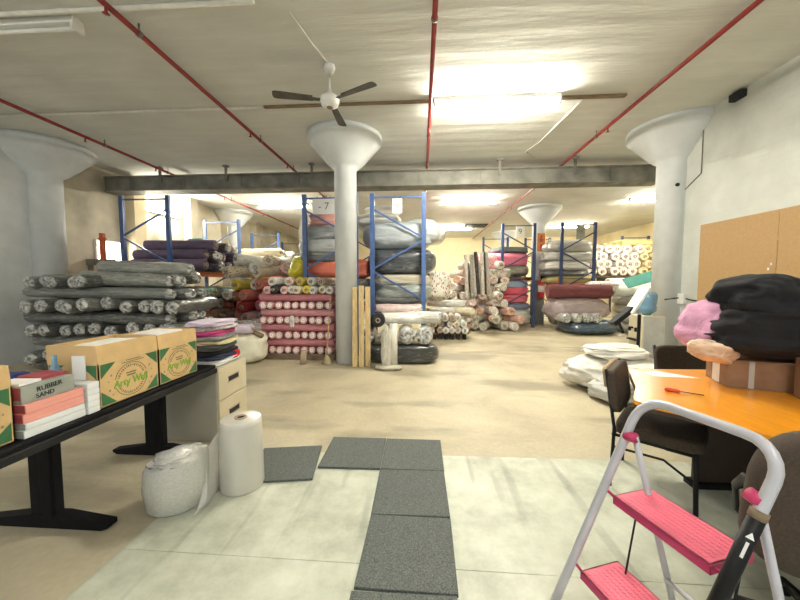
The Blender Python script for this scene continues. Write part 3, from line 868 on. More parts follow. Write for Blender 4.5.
bb(368, 429, 276, 308.5, 6.55, 1.1, (.16, .17, .165), 'dark folded bundle on the lowest shelf of middle rack, bottom piece', folds=2, e1=.45)
bb(372, 432, 284, 300, 6.52, 1.1, (.30, .33, .30), 'grey green folded bundle low in the middle rack', folds=3, e1=.4)
bb(373, 430, 273.5, 286, 6.55, 1.1, (.55, .50, .38), 'beige folded bundle under the black bag in middle rack', folds=3, e1=.4)
bb(366, 436, 246, 275, 6.53, 1.1, (.05, .055, .065), 'black bagged bundle in the middle rack', e1=.55, amp=.10, ridg=.06)
bb(361, 432, 218, 250, 6.52, 1.1, SIL, 'big silver grey bagged bundle in the middle rack', e1=.62, amp=.1, ridg=.07)
bb(402, 440, 215, 244, 6.7, 1.1, (.50, .53, .54), 'pale grey bag at right end of the silver bundle', e1=.7, amp=.12, ridg=.06)
bb(352, 400, 210, 228, 7.0, 1.1, (.56, .56, .52), 'pale bag on top of the silver grey bundle', e1=.7, ridg=.06)
bb(414, 446, 222, 242, 7.5, 1.2, (.70, .70, .66), 'white bag sticking out behind the middle rack', e1=.7, ridg=.06)
bb(424, 452, 270, 302, 7.5, 1.2, (.66, .64, .55), 'pale cloth bundle sticking out low behind middle rack', M_flor, ridg=.06)
bb(304, 342, 210, 228, 6.58, 1.1, (.58, .27, .24), 'dusty pink bundle topmost in the rack left of column', folds=2)
bb(300, 352, 222, 242, 6.55, 1.1, (.30, .32, .32), 'grey bagged bundle second down in the rack left of column', ridg=.06)
bb(294, 350, 236, 255, 6.55, 1.1, (.50, .53, .52), 'silver bagged bundle third down in the rack left of column', ridg=.08)
bb(296, 345, 248, 264, 6.6, 1.1, (.17, .18, .17), 'dark grey bagged bundle fourth down in rack left of column', ridg=.06)
bb(302, 368, 257, 279, 6.62, 1.1, (.72, .20, .13), 'orange red bundle poking out both sides of the column', M_plain, ridg=.05)
bb(287, 304, 255, 279, 6.75, .7, (.75, .66, .02), 'bright yellow bag at the left end of rack behind the column', ridg=.06, lean=.4)
bb(300, 346, 276, 300, 6.55, 1.1, (.14, .14, .13), 'black folded bundle lowest in rack left of column', folds=3)
bb(296, 340, 210, 300, 8.0, 1.2, (.62, .60, .55), 'tall pale stack of cloth deep in rack left of column', M_plain, folds=8, e1=.4)
bb(352, 372, 278, 300, 6.55, .6, (.10, .10, .10), 'black bundle between the column and middle rack', ridg=.06)

# rolls before the middle rack
g = 'wrapped rolls on the black bundle'
a = Fz(366, 357); b = Fz(433, 354)
bundle(((-.98 + .26) / 2, 6.06, 0), (1.36, .56, .37), (.035, .037, .036), 'long black wrapped bundle on the floor before middle rack', 'fabric bundle', None, M_bag, -.03, e1=.5, amp=.06)
for k, (px, py, r_, c, nm) in enumerate(((366, 333, .13, (.30, .32, .32), 'grey'), (387, 331, .14, (.66, .66, .6), 'white'), (406, 334, .15, (.62, .63, .6), 'white'), (425, 331, .15, (.50, .52, .5), 'pale grey'))):
    q = W(px, py, 5.8)
    roll((q.x, 6.13, .37 + r_), .66, r_, PI / 2 + random.uniform(-.08, .08), c, '%s film-wrapped roll on the black bundle, %s' % (nm, fromleft(k, 4)), g, FILM, E_knot)
q = W(376, 321, 5.8)
roll((q.x, 6.14, .80), .62, .13, PI / 2 + .1, (.02, .02, .02), 'black roll end in the pile before the middle rack', g, FABR, E_core)
for k, (px, py, c, L) in enumerate(((402, 315, (.74, .73, .66), 1.1), (415, 322, (.74, .72, .64), 1.0), (398, 309, (.66, .50, .48), .9))):
    q = W(px, py, 6.1)
    roll((q.x, 6.15 + k * .08, .68 + .13 + (0, .02, .15)[k]), L, .11, PI + (.15, -.25, .05)[k], c, ('white roll lying across the pile before the middle rack', 'white roll with cream end lying low before middle rack', 'dusty pink roll highest before the middle rack')[k], g, FILM, E_knot)
a = Fz(390, 369)
t = thing('plastic_tube', 'upright plastic tube with draped film before the black bundle', 'tube', (a.x, a.y, 0))
part('tube', MB().tube([(.06, .04, 0), (.05, .06, .78)], .07, 16), M_roll, t)
me = bundle_mesh('film', M_bag, 3.3, .7, .8, .25, 3, ridg=.12)
o = link('draped_film', me, t, 0, (.66, .64, .54)); o.location = (-.06, -.02, .36); o.scale = (.17, .13, .74)
o = link('trailing_film', bundle_mesh('film', M_bag, 6.3, .7, .8, .25, 3, ridg=.12), t, 0, (.60, .56, .44)); o.location = (-.02, -.03, .035); o.scale = (.42, .22, .08)

# ================================================================== PALLET AND FLORAL HEAP
t = thing('pallet', 'dark slatted pallet under the white rolls in the aisle', 'pallet', (.70, 8.95, 0))
for k in range(7): part('block', MB().box((-.5 + k * .155, -.45, .07), (.09, .1, .14)), M_dark, t)
part('deck', MB().box((0, 0, .155), (1.1, 1.0, .03)), M_wood, t)
g = 'white rolls on the aisle pallet'
for lay, n in enumerate((6, 5, 4)):
    for k in range(n):
        nm = random.choice(['white', 'cream', 'white', 'beige'])
        roll((.28 + lay * .09 + k * .175, 8.85 + random.uniform(-.05, .08), .17 + .088 + lay * .155), 1.05, .088, PI / 2 + random.uniform(-.08, .08), PALS[nm], '%s roll on the aisle pallet, %s layer, %s' % (nm, ('bottom', 'middle', 'top')[lay], fromleft(k, n)), g, FABR if random.random() < .6 else FLOR, E_core)
for k, (x, y, z, a, L, nm) in enumerate(((.62, 8.95, .70, .5, 1.0, 'white'), (1.05, 9.0, .72, 2.3, .95, 'cream'), (.7, 9.15, .9, -.35, 1.1, 'white'), (1.2, 9.35, .6, 2.0, 1.1, 'beige'))):
    roll((x, y, z), L, .10, a + PI, PALS[nm], '%s roll thrown across the aisle pallet pile, %s' % (nm, ('front one', 'right one', 'topmost one', 'rear right one')[k]), g, FABR, E_core)
g = 'printed rolls heaped behind the aisle pallet'
fl = [(.74, .70, .60), (.66, .58, .50), (.72, .60, .55), (.55, .55, .45), (.70, .66, .60), (.66, .42, .34)]
fln = ['pale', 'taupe', 'pinkish', 'greenish grey', 'off-white', 'rust']
for lay in range(9):
    n = (9, 9, 8, 8, 7, 6, 6, 5, 4)[lay]
    for k in range(n):
        c = random.randrange(6)
        x = .55 + k * .27 + lay * .055 + (lay > 4) * .55 - (lay > 4) * .1; y = 10.3 + random.uniform(-.12, .12) + lay * .06
        roll((x, y + .3, .135 + lay * .235), 1.3, .128, PI / 2 + random.uniform(-.5, .5), fl[c], '%s printed roll in the heap behind the pallet, %s row up, %s' % (fln[c], ORD[lay + 1], fromleft(k, n)), g, FLOR, E_core if k % 2 else None, random.uniform(-.06, .06))
for k in range(9):
    q = W(466 + k * 2.6, 266 - random.uniform(0, 5), 10.2)
    roll((q.x, 10.05 + .08 * (k % 2), 1.72 + random.uniform(-.06, .06)), 1.3, .052, .2, ((.70, .68, .60), (.05, .05, .05), (.45, .44, .38))[k % 3], '%s printed roll standing at heap top, %s' % (('pale', 'black', 'grey')[k % 3], fromleft(k, 9)), 'printed rolls standing on the heap', FLOR, None, R(84 + random.uniform(-8, 8)))
# ================================================================== RACK D / E CONTENTS
g = 'bundles on the far racks'
bb(484, 532, 251, 268, 11.02, 1.5, (.80, .22, .32), 'bright pink bundle on the upper shelf of the far rack', M_plain, folds=2)
bb(479, 500, 252, 272, 10.5, 1.2, (.78, .40, .45), 'pale pink bundle at left end of far rack upper shelf', M_flor)
bb(500, 532, 264, 277, 11.02, 1.5, (.20, .19, .15), 'grey brown bagged bundle under the bright pink bundle', ridg=.06)
bb(478, 514, 267, 280, 10.45, 1.1, (.42, .43, .36), 'pale green printed bundle left on the far rack', M_flor, folds=2)
bb(494, 532, 246, 252.5, 11.05, 1.5, (.14, .16, .16), 'thin dark slab of cloth on top of the pink bundle', M_plain, e1=.3)
bb(488, 532, 279.5, 289, 11.02, 1.5, (.30, .38, .52), 'blue and white folded bundle in far rack middle', M_plain, folds=3)
bb(493, 532, 285.5, 296, 11.02, 1.5, (.78, .15, .22), 'hot pink folded bundle, upper of two in far rack', M_plain, folds=2)
bb(490, 532, 293.5, 304, 11.0, 1.5, (.76, .19, .24), 'hot pink folded bundle, lower of two in far rack', M_plain, folds=2)
bb(470, 500, 282, 304, 10.4, 1.2, (.62, .50, .44), 'printed bundle left of the hot pink bundles', M_flor)
bb(484, 534, 302, 311, 11.02, 1.5, (.20, .25, .36), 'blue grey bundle under the hot pink bundles', M_bag)
bb(482, 534, 308, 327, 11.02, 1.5, (.68, .68, .62), 'white plastic-wrapped bundle at the foot of far rack', M_bag, folds=3)
bb(456, 494, 300, 323, 10.6, 1.0, (.52, .56, .58), 'pale blue wrapped bundle left foot of the far rack', M_bag, ridg=.08)
bb(546, 598, 250, 262, 10.72, .82, (.46, .45, .42), 'grey white bundle, second down on right far rack', folds=2)
bb(549, 596, 239, 252, 10.72, .82, (.44, .43, .40), 'grey bundle topmost on the right far rack', folds=1)
bb(546, 594, 260, 271, 10.72, .82, (.60, .58, .54), 'white bundle third down on the right far rack', folds=2)
bb(545, 592, 269, 277, 10.72, .82, (.07, .075, .08), 'black bundle fourth down on the right far rack', M_bag)
bb(548, 600, 275, 285, 10.72, .82, (.42, .36, .15), 'khaki bundle fifth down on the right far rack', M_plain)
bb(552, 602, 282, 292, 10.72, .82, (.72, .17, .06), 'orange bundle low on the right far rack', M_plain)
bb(553, 570, 290, 326, 10.75, .7, (.32, .32, .28), 'grey cloth bundle beside the far column foot', M_flor, ridg=.06)
bb(594, 622, 281, 293, 9.9, .8, (.76, .70, .66), 'white bag with red print right of the orange bundle', M_flor)
g = 'wrapped stock at the far right'
q = W(582, 292, 9.9)
bundle((W(567, 330, 9.7).x + .65, 9.9, 0), (1.45, 1.2, .42), (.05, .09, .14), 'dark blue wrapped bundle on the floor under the mauve bundle', 'fabric bundle', None, M_bag)
bb(554, 615, 298, 322, 9.5, 1.2, (.34, .27, .28), 'mauve plastic-wrapped bundle in front of the right far rack', M_bag, grp=g, e1=.7, ridg=.07)
roll((W(583, 291.5, 9.6).x, 9.9, W(583, 292, 9.6).z), 1.75, .21, PI - .05, (.15, .04, .045), 'big maroon roll on top of the mauve wrapped bundle', g, FABR, E_core)
for k, px in enumerate((566, 577, 587, 596)):
    q = W(px, 318, 9.35)
    roll((q.x, 9.6, q.z), .7, .13, PI / 2, (.42, .42, .42), 'grey wrapped roll end showing under the mauve bundle, %s' % fromleft(k, 4), g, FILM, E_knot)
for lay in range(4):
    for k in range(1 + (lay == 3)):
        roll((6.1 + k * .32 + lay * .05, 10.2, .14 + lay * .26), 1.4, .14, PI / 2 + random.uniform(-.2, .2), random.choice([(.42, .43, .38), (.60, .60, .54), (.34, .36, .32)]), 'grey film-wrapped roll in the far right stack, %s row up, %s' % (ORD[lay + 1], fromleft(k, 3)), g, FILM, E_knot)
for k in range(3):
    roll((6.7 + .1 * k, 10.3 + k * .3, 1.22 + k * .12), 1.9, .16, PI + .08, (.74, .73, .68), 'thick white roll lying on the far right stack, %s' % ('front one', 'middle one', 'rear one')[k], g, FABR, E_core)
# far right shelf with white and cream rolls, dark crates beneath
t = thing('storage_shelf', 'long dark shelf under the white rolls at far right', 'shelf', (8.4, 13.6, 0))
part('shelf_board', MB().box((0, 0, 1.71), (4.2, 1.2, .05)), M_wood, t)
part('front_panel', MB().box((0, -.58, 1.42), (4.2, .04, .52)), M_dark, t)
for x in (-2.05, 0, 2.05): part('leg', MB().box((x, -.5, .85), (.08, .08, 1.7)).box((x, .5, .85), (.08, .08, 1.7)), M_bluedk, t)
g = 'white rolls on the far right shelf'
for lay in range(4):
    n = 9 - lay % 2
    for k in range(n):
        cr = k >= 5
        roll((6.6 + (lay % 2) * .16 + k * .36, 13.55, 1.735 + .165 + lay * .28), 1.3, .165, PI / 2 + random.uniform(-.12, .12), (.70, .60, .34) if cr else (.78, .74, .68), '%s roll on the far right shelf, %s row up, %s' % ('cream' if cr else 'white', ORD[lay + 1], fromleft(k, n)), g, FABR if cr else FLOR, E_core)
for k in range(4):
    roll((8.8, 13.2 + k * .35, 3.0), 2.2, .13, PI + random.uniform(-.1, .1), (.66, .56, .24), 'long yellowish roll topping the far right shelf rolls, %s' % ('front one', 'second back', 'third back', 'rear one')[k], g, FABR, E_core)
t = solo('teal_board', MB().box((0, 0, 0), (.95, .04, .32)), M_teal, 'teal sheet slanting below the cream rolls at far right', 'board', W(642, 279, 9.8))
t.rotation_euler = (R(-35), R(-16), 0)
# far column furniture
t = thing('safety_sign', 'orange sign with arrow and pictograms on the far column', 'sign', (4.13, 11.60, 2.86))
part('panel', MB().box((0, 0, 0), (.26, .012, .62)), M_amber, t)
part('arrow', MB().prism([(-.09, .06), (0, -.06), (.09, .06), (.03, .06), (.03, .2), (-.03, .2), (-.03, .06)], .007, .010, 0, Matrix.Translation((0, 0, .05)) @ FACE_NY), M_redcard, t)
part('pictogram', MB().prism([(-.04, -.12), (.04, -.12), (.04, .05), (.015, .1), (-.015, .1), (-.04, .05)], .007, .010, 0, Matrix.Translation((0, 0, -.16)) @ FACE_NY), M_redcard, t)
t = thing('fire_extinguisher', 'red fire extinguisher hung on the far column', 'fire extinguisher', (4.13, 11.48, .95))
part('cylinder', MB().lathe([(.0, 0), (.10, .0), (.11, .03), (.11, .50), (.08, .60), (.035, .64)], 20), M_extred, t)
part('label_band', MB().lathe([(.1115, .2), (.1115, .42)], 20), M_paper, t)
part('valve', MB().tube([(0, 0, .62), (0, 0, .72)], .03, 10).box((.05, -.03, .72), (.18, .03, .03)), M_blackmet, t)
part('hose', MB().tube([(.05, 0, .70), (.15, -.03, .6), (.15, -.03, .25)], .016, 8), M_blackmet, t)

# ================================================================== RIGHT MIDDLE GROUND
t = thing('water_cooler', 'cream water cooler by the right column', 'water cooler', (3.60, 5.42, 0))
part('cabinet', MB().box((0, 0, .49), (.32, .36, .96)), M_cream_met, t, .015)
part('side_panel', MB().box((.0, -.182, .49), (.31, .006, .94)), M_colpanel, t, .002)
part('bottle', MB().lathe([(.05, .96), (.07, 1.0), (.125, 1.04), (.13, 1.10), (.122, 1.13), (.13, 1.16), (.135, 1.29), (.11, 1.33), (0, 1.335)], 28), M_bluepl, t)
for y in (-.07, .07): part('tap', MB().box((-.185, y, .76), (.06, .03, .03)).box((-.205, y, .735), (.02, .03, .05)), M_blackmet, t)
part('drip_tray', MB().box((-.19, 0, .58), (.08, .22, .025)), M_blackmet, t, .004)

t = thing('tilted_board_stand', 'slanted white board on a black stand left of the water cooler', 'stand', (3.22, 5.0, 0))
part('post', MB().tube([(0, 0, 0), (0, 0, 1.02)], .024, 10), M_blackmet, t)
part('board', MB().bar(W(645, 288, 4.98) - Vector((3.22, 5, 0)), W(628.5, 313, 5.0) - Vector((3.22, 5, 0)), .26, .03), M_white, t, .004)
part('clamp', MB().bar(W(632, 308, 5.0) - Vector((3.22, 5, 0)), W(612, 324, 5.0) - Vector((3.22, 5, 0)), .14, .07), M_blackmet, t, .01)
part('brace', MB().bar(W(617, 318, 5.0) - Vector((3.22, 5, 0)), W(623, 333, 5.0) - Vector((3.22, 5, 0)), .03, .03), M_blackmet, t)
part('foot', MB().box((0, 0, .02), (.42, .06, .04)).box((0, 0, .02), (.06, .36, .04)), M_blackmet, t, .005)

g = 'white sacks on the floor by the right table'
for k, (x, y, sx, sy, sz, z0, lb) in enumerate(((2.42, 4.75, .62, .6, .44, 0, 'white sack leftmost in the floor pile by the right table'), (2.40, 4.2, .42, .45, .28, 0, 'grey white sack with loose ties at front of floor pile'),
                                          (3.05, 4.6, .85, .75, .46, 0, 'big white sack in the middle of the floor pile'), (2.75, 4.75, .75, .5, .20, .42, 'white sack lying on top of the floor pile'))):
    bundle((x, y, z0), (sx, sy, sz), (.82, .80, .73) if k != 1 else (.62, .62, .6), lb, 'sack', g, M_plain, random.uniform(-.4, .4), name='cloth_sack', e1=.85, amp=.24, ridg=.22, nu=64, nv=40)

# ================================================================== LEFT TABLE
tx0, tx1, ty0, ty1 = -2.70, -1.855, .55, 2.80
t = thing('folding_table', 'long black table with T-shaped legs on the left', 'table', ((tx0 + tx1) / 2, (ty0 + ty1) / 2, 0))
cx, cy = (tx0 + tx1) / 2, (ty0 + ty1) / 2
part('tabletop', MB().box((0, 0, .735), (tx1 - tx0, ty1 - ty0, .03)), M_black, t, .008)
part('edge_band', MB().box(((tx1 - tx0) / 2 + .004, 0, .700), (.03, ty1 - ty0 - .02, .045)), M_blackmet, t, .006)
for y in (1.79, 2.62, .75):
    L = thing('leg', '', '', ); L.name = 'leg'; del L['label'], L['category']
    L.parent = t; L.location = (0, y - cy, 0)
    part('leg_column', MB().box((-.02, 0, .39), (.16, .055, .66)).box((.02, -.03, .39), (.07, .02, .66)), M_black, L, .004)
    part('foot', MB().prism([(-.40, .02), (-.40, .04), (-.1, .085), (.1, .085), (.40, .045), (.40, .015), (.36, 0), (-.36, 0)], -.035, .035, 0, FACE_NY), M_black, L, .004)
    part('bracket', MB().box((0, 0, .70), (.6, .05, .035)), M_blackmet, L)

# ------------------------------------------------------------------ printed cartons
def carton(name, loc, sy, sx, hz, label, flap=.10, side_print=True):
    """long printed face towards +X; loc: base centre"""
    t = thing(name, label, 'box', loc, 0, 'printed fruit cartons on the left table')
    w = .006
    mb = MB().box((0, 0, w / 2), (sx, sy, w)).box((sx / 2 - w / 2, 0, hz / 2), (w, sy, hz)).box((-sx / 2 + w / 2, 0, hz / 2), (w, sy, hz)).box((0, sy / 2 - w / 2, hz / 2), (sx, w, hz)).box((0, -sy / 2 + w / 2, hz / 2), (sx, w, hz))
    part('carton_body', mb, M_card, t)
    # upright flaps
    def flapm(T, wd): return MB().prism([(-wd / 2, 0), (wd / 2, 0), (wd / 2 - .004, flap), (-wd / 2 + .004, flap)], -w / 2, w / 2, 0, T)
    V = Matrix(((1, 0, 0, 0), (0, 0, -1, 0), (0, 1, 0, 0), (0, 0, 0, 1)))
    part('flap', flapm(Matrix.Translation((sx / 2 - w / 2, 0, hz)) @ Matrix.Rotation(PI / 2, 4, 'Z') @ Matrix.Rotation(R(-3), 4, 'X') @ V, sy), M_card, t)
    part('flap', flapm(Matrix.Translation((-sx / 2 + w / 2, 0, hz)) @ Matrix.Rotation(PI / 2, 4, 'Z') @ Matrix.Rotation(R(5), 4, 'X') @ V, sy), M_card, t)
    part('flap', flapm(Matrix.Translation((0, -sy / 2 + w / 2, hz)) @ Matrix.Rotation(R(2), 4, 'X') @ V, sx), M_card, t)
    part('flap', flapm(Matrix.Translation((0, sy / 2 - w / 2, hz)) @ Matrix.Rotation(R(6), 4, 'X') @ V, sx), M_card, t)
    # ink on the long face (reads along +Y)
    P = Matrix.Translation((sx / 2 + .0006, 0, 0)) @ FACE_PX
    a, b = sy / 2 - .012, hz - .006
    tw, th = .095, .085
    def corners(a, P):
        for q in ([(-a, b), (-a, b - th), (-a + tw, b)], [(a, b), (a - tw, b), (a, b - th)], [(-a, .012), (-a + tw, .012), (-a, .012 + th)], [(a, .012), (a, .012 + th), (a - tw, .012)]):
            part('corner_triangle', MB().prism(q, 0, .0006, 0, P), M_green, t)
    corners(a, P)
    ring = MB(); ring2 = MB(); lines2 = MB(); rr_ = hz * .40; cz = hz * .47
    for k in range(40):
        w0 = 2 * PI * k / 40
        if abs(math.sin(w0)) < .28: continue
        for (r0, r1, gap) in ((rr_ - .004, rr_, .14), (rr_ - .026, rr_ - .012, .05 + (k % 3) * .012)):
            q = [((r0) * math.cos(w0), cz + r0 * math.sin(w0)), (r1 * math.cos(w0), cz + r1 * math.sin(w0)), (r1 * math.cos(w0 + gap), cz + r1 * math.sin(w0 + gap)), (r0 * math.cos(w0 + gap), cz + r0 * math.sin(w0 + gap))]
            if gap < .12: q = [(x * 1.08, z) for x, z in q]
            else: q = [(x * 1.12, z) for x, z in q]
            (ring if math.sin(w0) > 0 else ring2).prism(q, 0, .0006, 0, P)
    lines = MB()
    for (z_, w_) in ((cz + .042, .07), (cz + .026, .06)):
        for k in range(8): lines.box((0, 0, 0), (w_ / 9, .008, .0006), 0, M=P @ Matrix.Translation((-w_ / 2 + k * w_ / 7.5, z_, .0003)))
    for (z_, w_) in ((b - .022, .16), (b - .010, .10)):
        for k in range(12): lines2.box((0, 0, 0), (w_ / 14, .0045, .0006), 0, M=P @ Matrix.Translation((-w_ / 2 + k * w_ / 11.5 + .02, z_, .0003)))
    part('stamp_ring', ring, M_ink, t)
    part('stamp_ring', ring2, M_ink, t)
    part('small_print', lines, M_ink, t)
    part('small_print', lines2, M_ink, t)
    st = MB()
    for sx_ in (-1, 1):
        for k, (u, v) in enumerate(((rr_ + .032, .055), (rr_ + .05, .02), (rr_ + .045, -.035), (rr_ + .025, -.065))):
            pts = []
            for j in range(10):
                r_ = (.009 if k % 2 == 0 else .006) * (1 if j % 2 == 0 else .45); w1 = PI / 2 + j * PI / 5
                pts.append((sx_ * u + r_ * math.cos(w1), cz + v + r_ * math.sin(w1)))
            st.prism(pts, 0, .0006, 0, P)
    part('stars', st, M_wood, t)
    lettering('lettering', 'Arty Wall', .064, M_lime, t, Matrix.Translation((sx / 2 + .001, 0, cz - .012)) @ FACE_PX, .95, .0022)
    if side_print:
        Q = Matrix.Translation((0, -sy / 2 - .0006, 0)) @ FACE_NY
        corners(sx / 2 - .012, Q)
    return t


carton('cardboard_box', (-2.035, 1.965, .752), .43, .32, .265, 'open printed carton in the middle of the left table', .11)
carton('cardboard_box', (-2.035, 2.385, .752), .395, .32, .265, 'open printed carton at the far end of the left table', .10)
carton('cardboard_box', (-2.055, 1.17, .752), .39, .32, .265, 'printed carton cut by the picture edge on left table', .10)
# contents
bundle((-2.04, 1.97, .96), (.27, .38, .16), (.72, .70, .62), 'crumpled pale cloth inside the middle carton', 'fabric', None, M_plain, amp=.2, ridg=.12)
bundle((-2.04, 2.38, .97), (.27, .34, .16), (.76, .74, .72), 'crumpled white cloth inside the far carton', 'fabric', None, M_plain, amp=.2, ridg=.12)
solo('folded_card', MB().box((0, 0, .07), (.075, .006, .14)), M_paper, 'white card standing against the middle carton', 'card', (-1.985, 1.742, .93), R(4))
solo('white_bottle', MB().lathe([(.0, 0), (.028, .0), (.03, .02), (.03, .24), (.012, .28), (.012, .33), (0, .332)], 18), M_bluepl, 'small blue bottle behind the handwritten box', 'bottle', (-2.085, 1.70, .752))
bundle((-2.30, 1.62, .752), (.30, .5, .21), (.10, .10, .10), 'dark cloth heap at the back of the left table', 'fabric', None, M_bag, amp=.2, ridg=.1)
bundle((-2.30, 1.50, .95), (.22, .40, .05), (.03, .05, .20), 'navy blue cloth lying on the dark heap', 'fabric', None, M_plain, amp=.15)

# ------------------------------------------------------------------ packs on the left table
def pack(loc, d, m, label, rz=0., band=None):
    t = thing('paper_pack', label, 'paper pack', loc, rz, 'paper packs on the left table')
    part('pack', MB().box((0, 0, d[2] / 2), d), m, t, .003)
    if band: part('end_label', MB().box((0, -d[1] / 2 - .0008, d[2] / 2), (d[0] * .96, .001, d[2] * .9)), band, t)
    return t


z = .752
for k, (h, m, nm, sy) in enumerate(((.040, M_whitepk, 'grey white pack, bottom of the stack on left table', .285), (.030, M_whitepk, 'white pack second from bottom of the stack', .275), (.046, M_pinkpaper, 'pink pack, lower of two in the stack', .275), (.042, M_pinkpaper, 'pink pack, upper of two under the handwritten box', .27))):
    pack((-1.985 + random.uniform(-.004, .004), 1.528, z), (.22, sy, h), m, nm, R((0, .6, -1, .8)[k]), M_redcard if m is M_pinkpaper else M_greybox); z += h + .001
t = thing('handwritten_box', 'grey box with handwriting on top of the paper packs', 'box', (-1.99, 1.515, z), R(-1))
part('box_body', MB().box((0, 0, .042), (.2, .235, .084)), M_greybox, t, .003)
part('end_cover', MB().box((0, -.1185, .05), (.19, .002, .06)), M_redcard, t)
lettering('handwriting', 'RUBBER', .034, M_blackmet, t, Matrix.Translation((.1012, .0, .058)) @ FACE_PX @ Matrix.Rotation(R(4), 4, 'Z'), .95)
lettering('handwriting', 'SAND', .032, M_blackmet, t, Matrix.Translation((.1012, -.02, .024)) @ FACE_PX @ Matrix.Rotation(R(3), 4, 'Z'), .95)
solo('paper_pad', MB().box((0, 0, .006), (.13, .10, .012)), M_paper, 'small cream pad on the handwritten box', 'paper', (-1.985, 1.45, z + .085), R(6))
solo('red_folder', MB().box((0, 0, .008), (.14, .12, .016)), M_redcard, 'dark red folder on the handwritten box', 'folder', (-2.0, 1.572, z + .085), R(-5))
z = .752
for k in range(5):
    pack((-1.945, 1.709, z), (.16, .068, .034), M_whitepk, 'white pack in the small stack beside the middle carton, %s' % ('bottom', 'second up', 'third up', 'fourth up', 'top')[k]); z += .035

# ------------------------------------------------------------------ drawer cabinet and folded clothes
t = thing('drawer_cabinet', 'worn cream two-drawer cabinet at the end of left table', 'cabinet', (-2.19, 3.10, 0))
part('carcass', MB().box((0, 0, .35), (.60, .50, .70)), M_creamside, t, .006)
for z0, h in ((.385, .305), (.045, .325)):
    d = part('drawer', MB().box((.306, 0, z0 + h / 2), (.018, .475, h)), M_cream_met, t, .006)
    part('handle', MB().box((.3165, 0, z0 + h * .55), (.004, .17, .045)), M_dark, d)  # near-black plate paints the shade inside the grip slot
    part('handle_rim', MB().box((.3175, 0, z0 + h * .55 + .028), (.010, .19, .008)).box((.3175, 0, z0 + h * .55 - .028), (.010, .19, .008)), M_core, d)
cl = [('white', (.70, .70, .67)), ('navy', (.03, .04, .08)), ('black', (.02, .02, .025)), ('dark grey', (.09, .09, .09)), ('pale yellow', (.70, .62, .36)), ('black and white', (.25, .25, .25)), ('magenta', (.55, .06, .22)), ('white and grey', (.55, .55, .52)), ('lilac', (.66, .56, .68))]
z = .703
for k, (nm, c) in enumerate(cl):
    h = (.045, .05, .05, .05, .04, .045, .045, .04, .05)[k]
    bundle((-2.06 + random.uniform(-.03, .03), 3.08 + random.uniform(-.03, .03), z), (.32, .44, h * 1.12), c, '%s folded garment on the cabinet, %s' % (nm, ('bottom of the pile', 'second up', 'third up', 'fourth up', 'fifth up', 'sixth up', 'seventh up', 'eighth up', 'top of the pile')[k]), 'garment', 'folded clothes on the cabinet', M_flor if k in (5, 7) else M_plain, random.uniform(-.12, .12), name='folded_garment', e1=.4, amp=.16, ridg=.12)
    z += h
bundle((-1.955, 3.22, .703), (.11, .16, .10), (.62, .02, .02), 'bright red cloth beside the folded clothes on the cabinet', 'garment', None, M_plain, amp=.2, ridg=.1, name='folded_garment')
bundle((-1.95, 2.98, .703), (.12, .20, .03), (.74, .73, .70), 'white cloth strip on the cabinet front edge', 'garment', None, M_plain, amp=.15, name='folded_garment')

# ------------------------------------------------------------------ wrap rolls on the floor
a = Fz(178, 503)
t = thing('bubble_wrap_roll', 'short fat roll of bubble wrap on the floor', 'wrap roll', (-1.65, 2.04, .004), .2)
mb = MB().lathe([(.0, 0.), (.165, 0.), (.185, .02), (.19, .15), (.183, .29), (.17, .315), (.12, .328), (.06, .318), (.0, .31)], 48)
for i, v in enumerate(mb.v):
    x, y, zz = v; q = noise.noise(Vector((x * 14, y * 14, zz * 10)))
    f = 1 + .05 * q * (zz > .01)
    mb.v[i] = (x * 1.02 * f, y * f * .96, zz * (1 + .12 * x / .19 * (zz > .1)) + (.012 * q if zz > .28 else 0))
part('wound_film', mb, M_bubble, t)
me = bundle_mesh('film', M_bag, 8.1, .8, .9, .2, 5, ridg=.2)
o = link('crinkled_top', me, t, 0, (.72, .72, .70)); o.location = (.0, .0, .318); o.scale = (.30, .29, .04); o.rotation_euler = (0, -.1, 0)
t = thing('film_roll', 'tall upright roll of plastic film with loose sheet', 'wrap roll', (-1.315, 2.25, .004))
part('wound_film', MB().lathe([(.05, .0), (.148, .0), (.152, .01), (.142, .47), (.138, .50), (.130, .503), (.04, .503)], 40), M_roll, t)
part('core', MB().lathe([(.028, .495), (.028, .512), (.042, .512), (.042, .495)], 24), M_core, t)
part('core_hole_shade', MB().lathe([(.0, .504), (.028, .504)], 20), M_dark, t)  # flat dark disc, painted shade in place of the hollow core
vs = []; fs = []; n1, n2 = 12, 14
for i in range(n1 + 1):
    u = i / n1
    for j in range(n2 + 1):
        v = j / n2
        top = .42 - .20 * u - .16 * u * u
        zz = .006 + (top - .006) * v
        x = -.138 + .03 * u - .05 * math.sin(u * PI) * v + .02 * math.sin(v * 5 + u * 4) * u; y = -.03 - (.33 - .10 * v) * u + .012 * math.sin(u * 6 + v * 3)
        vs.append((x, y, zz))
for i in range(n1):
    for j in range(n2): fs.append((i * (n2 + 1) + j, (i + 1) * (n2 + 1) + j, (i + 1) * (n2 + 1) + j + 1, i * (n2 + 1) + j + 1))
o = part('loose_sheet', MB().add(vs, fs, 0, True), M_sheet, t); sm = o.modifiers.new('thick', 'SOLIDIFY'); sm.thickness = .0015

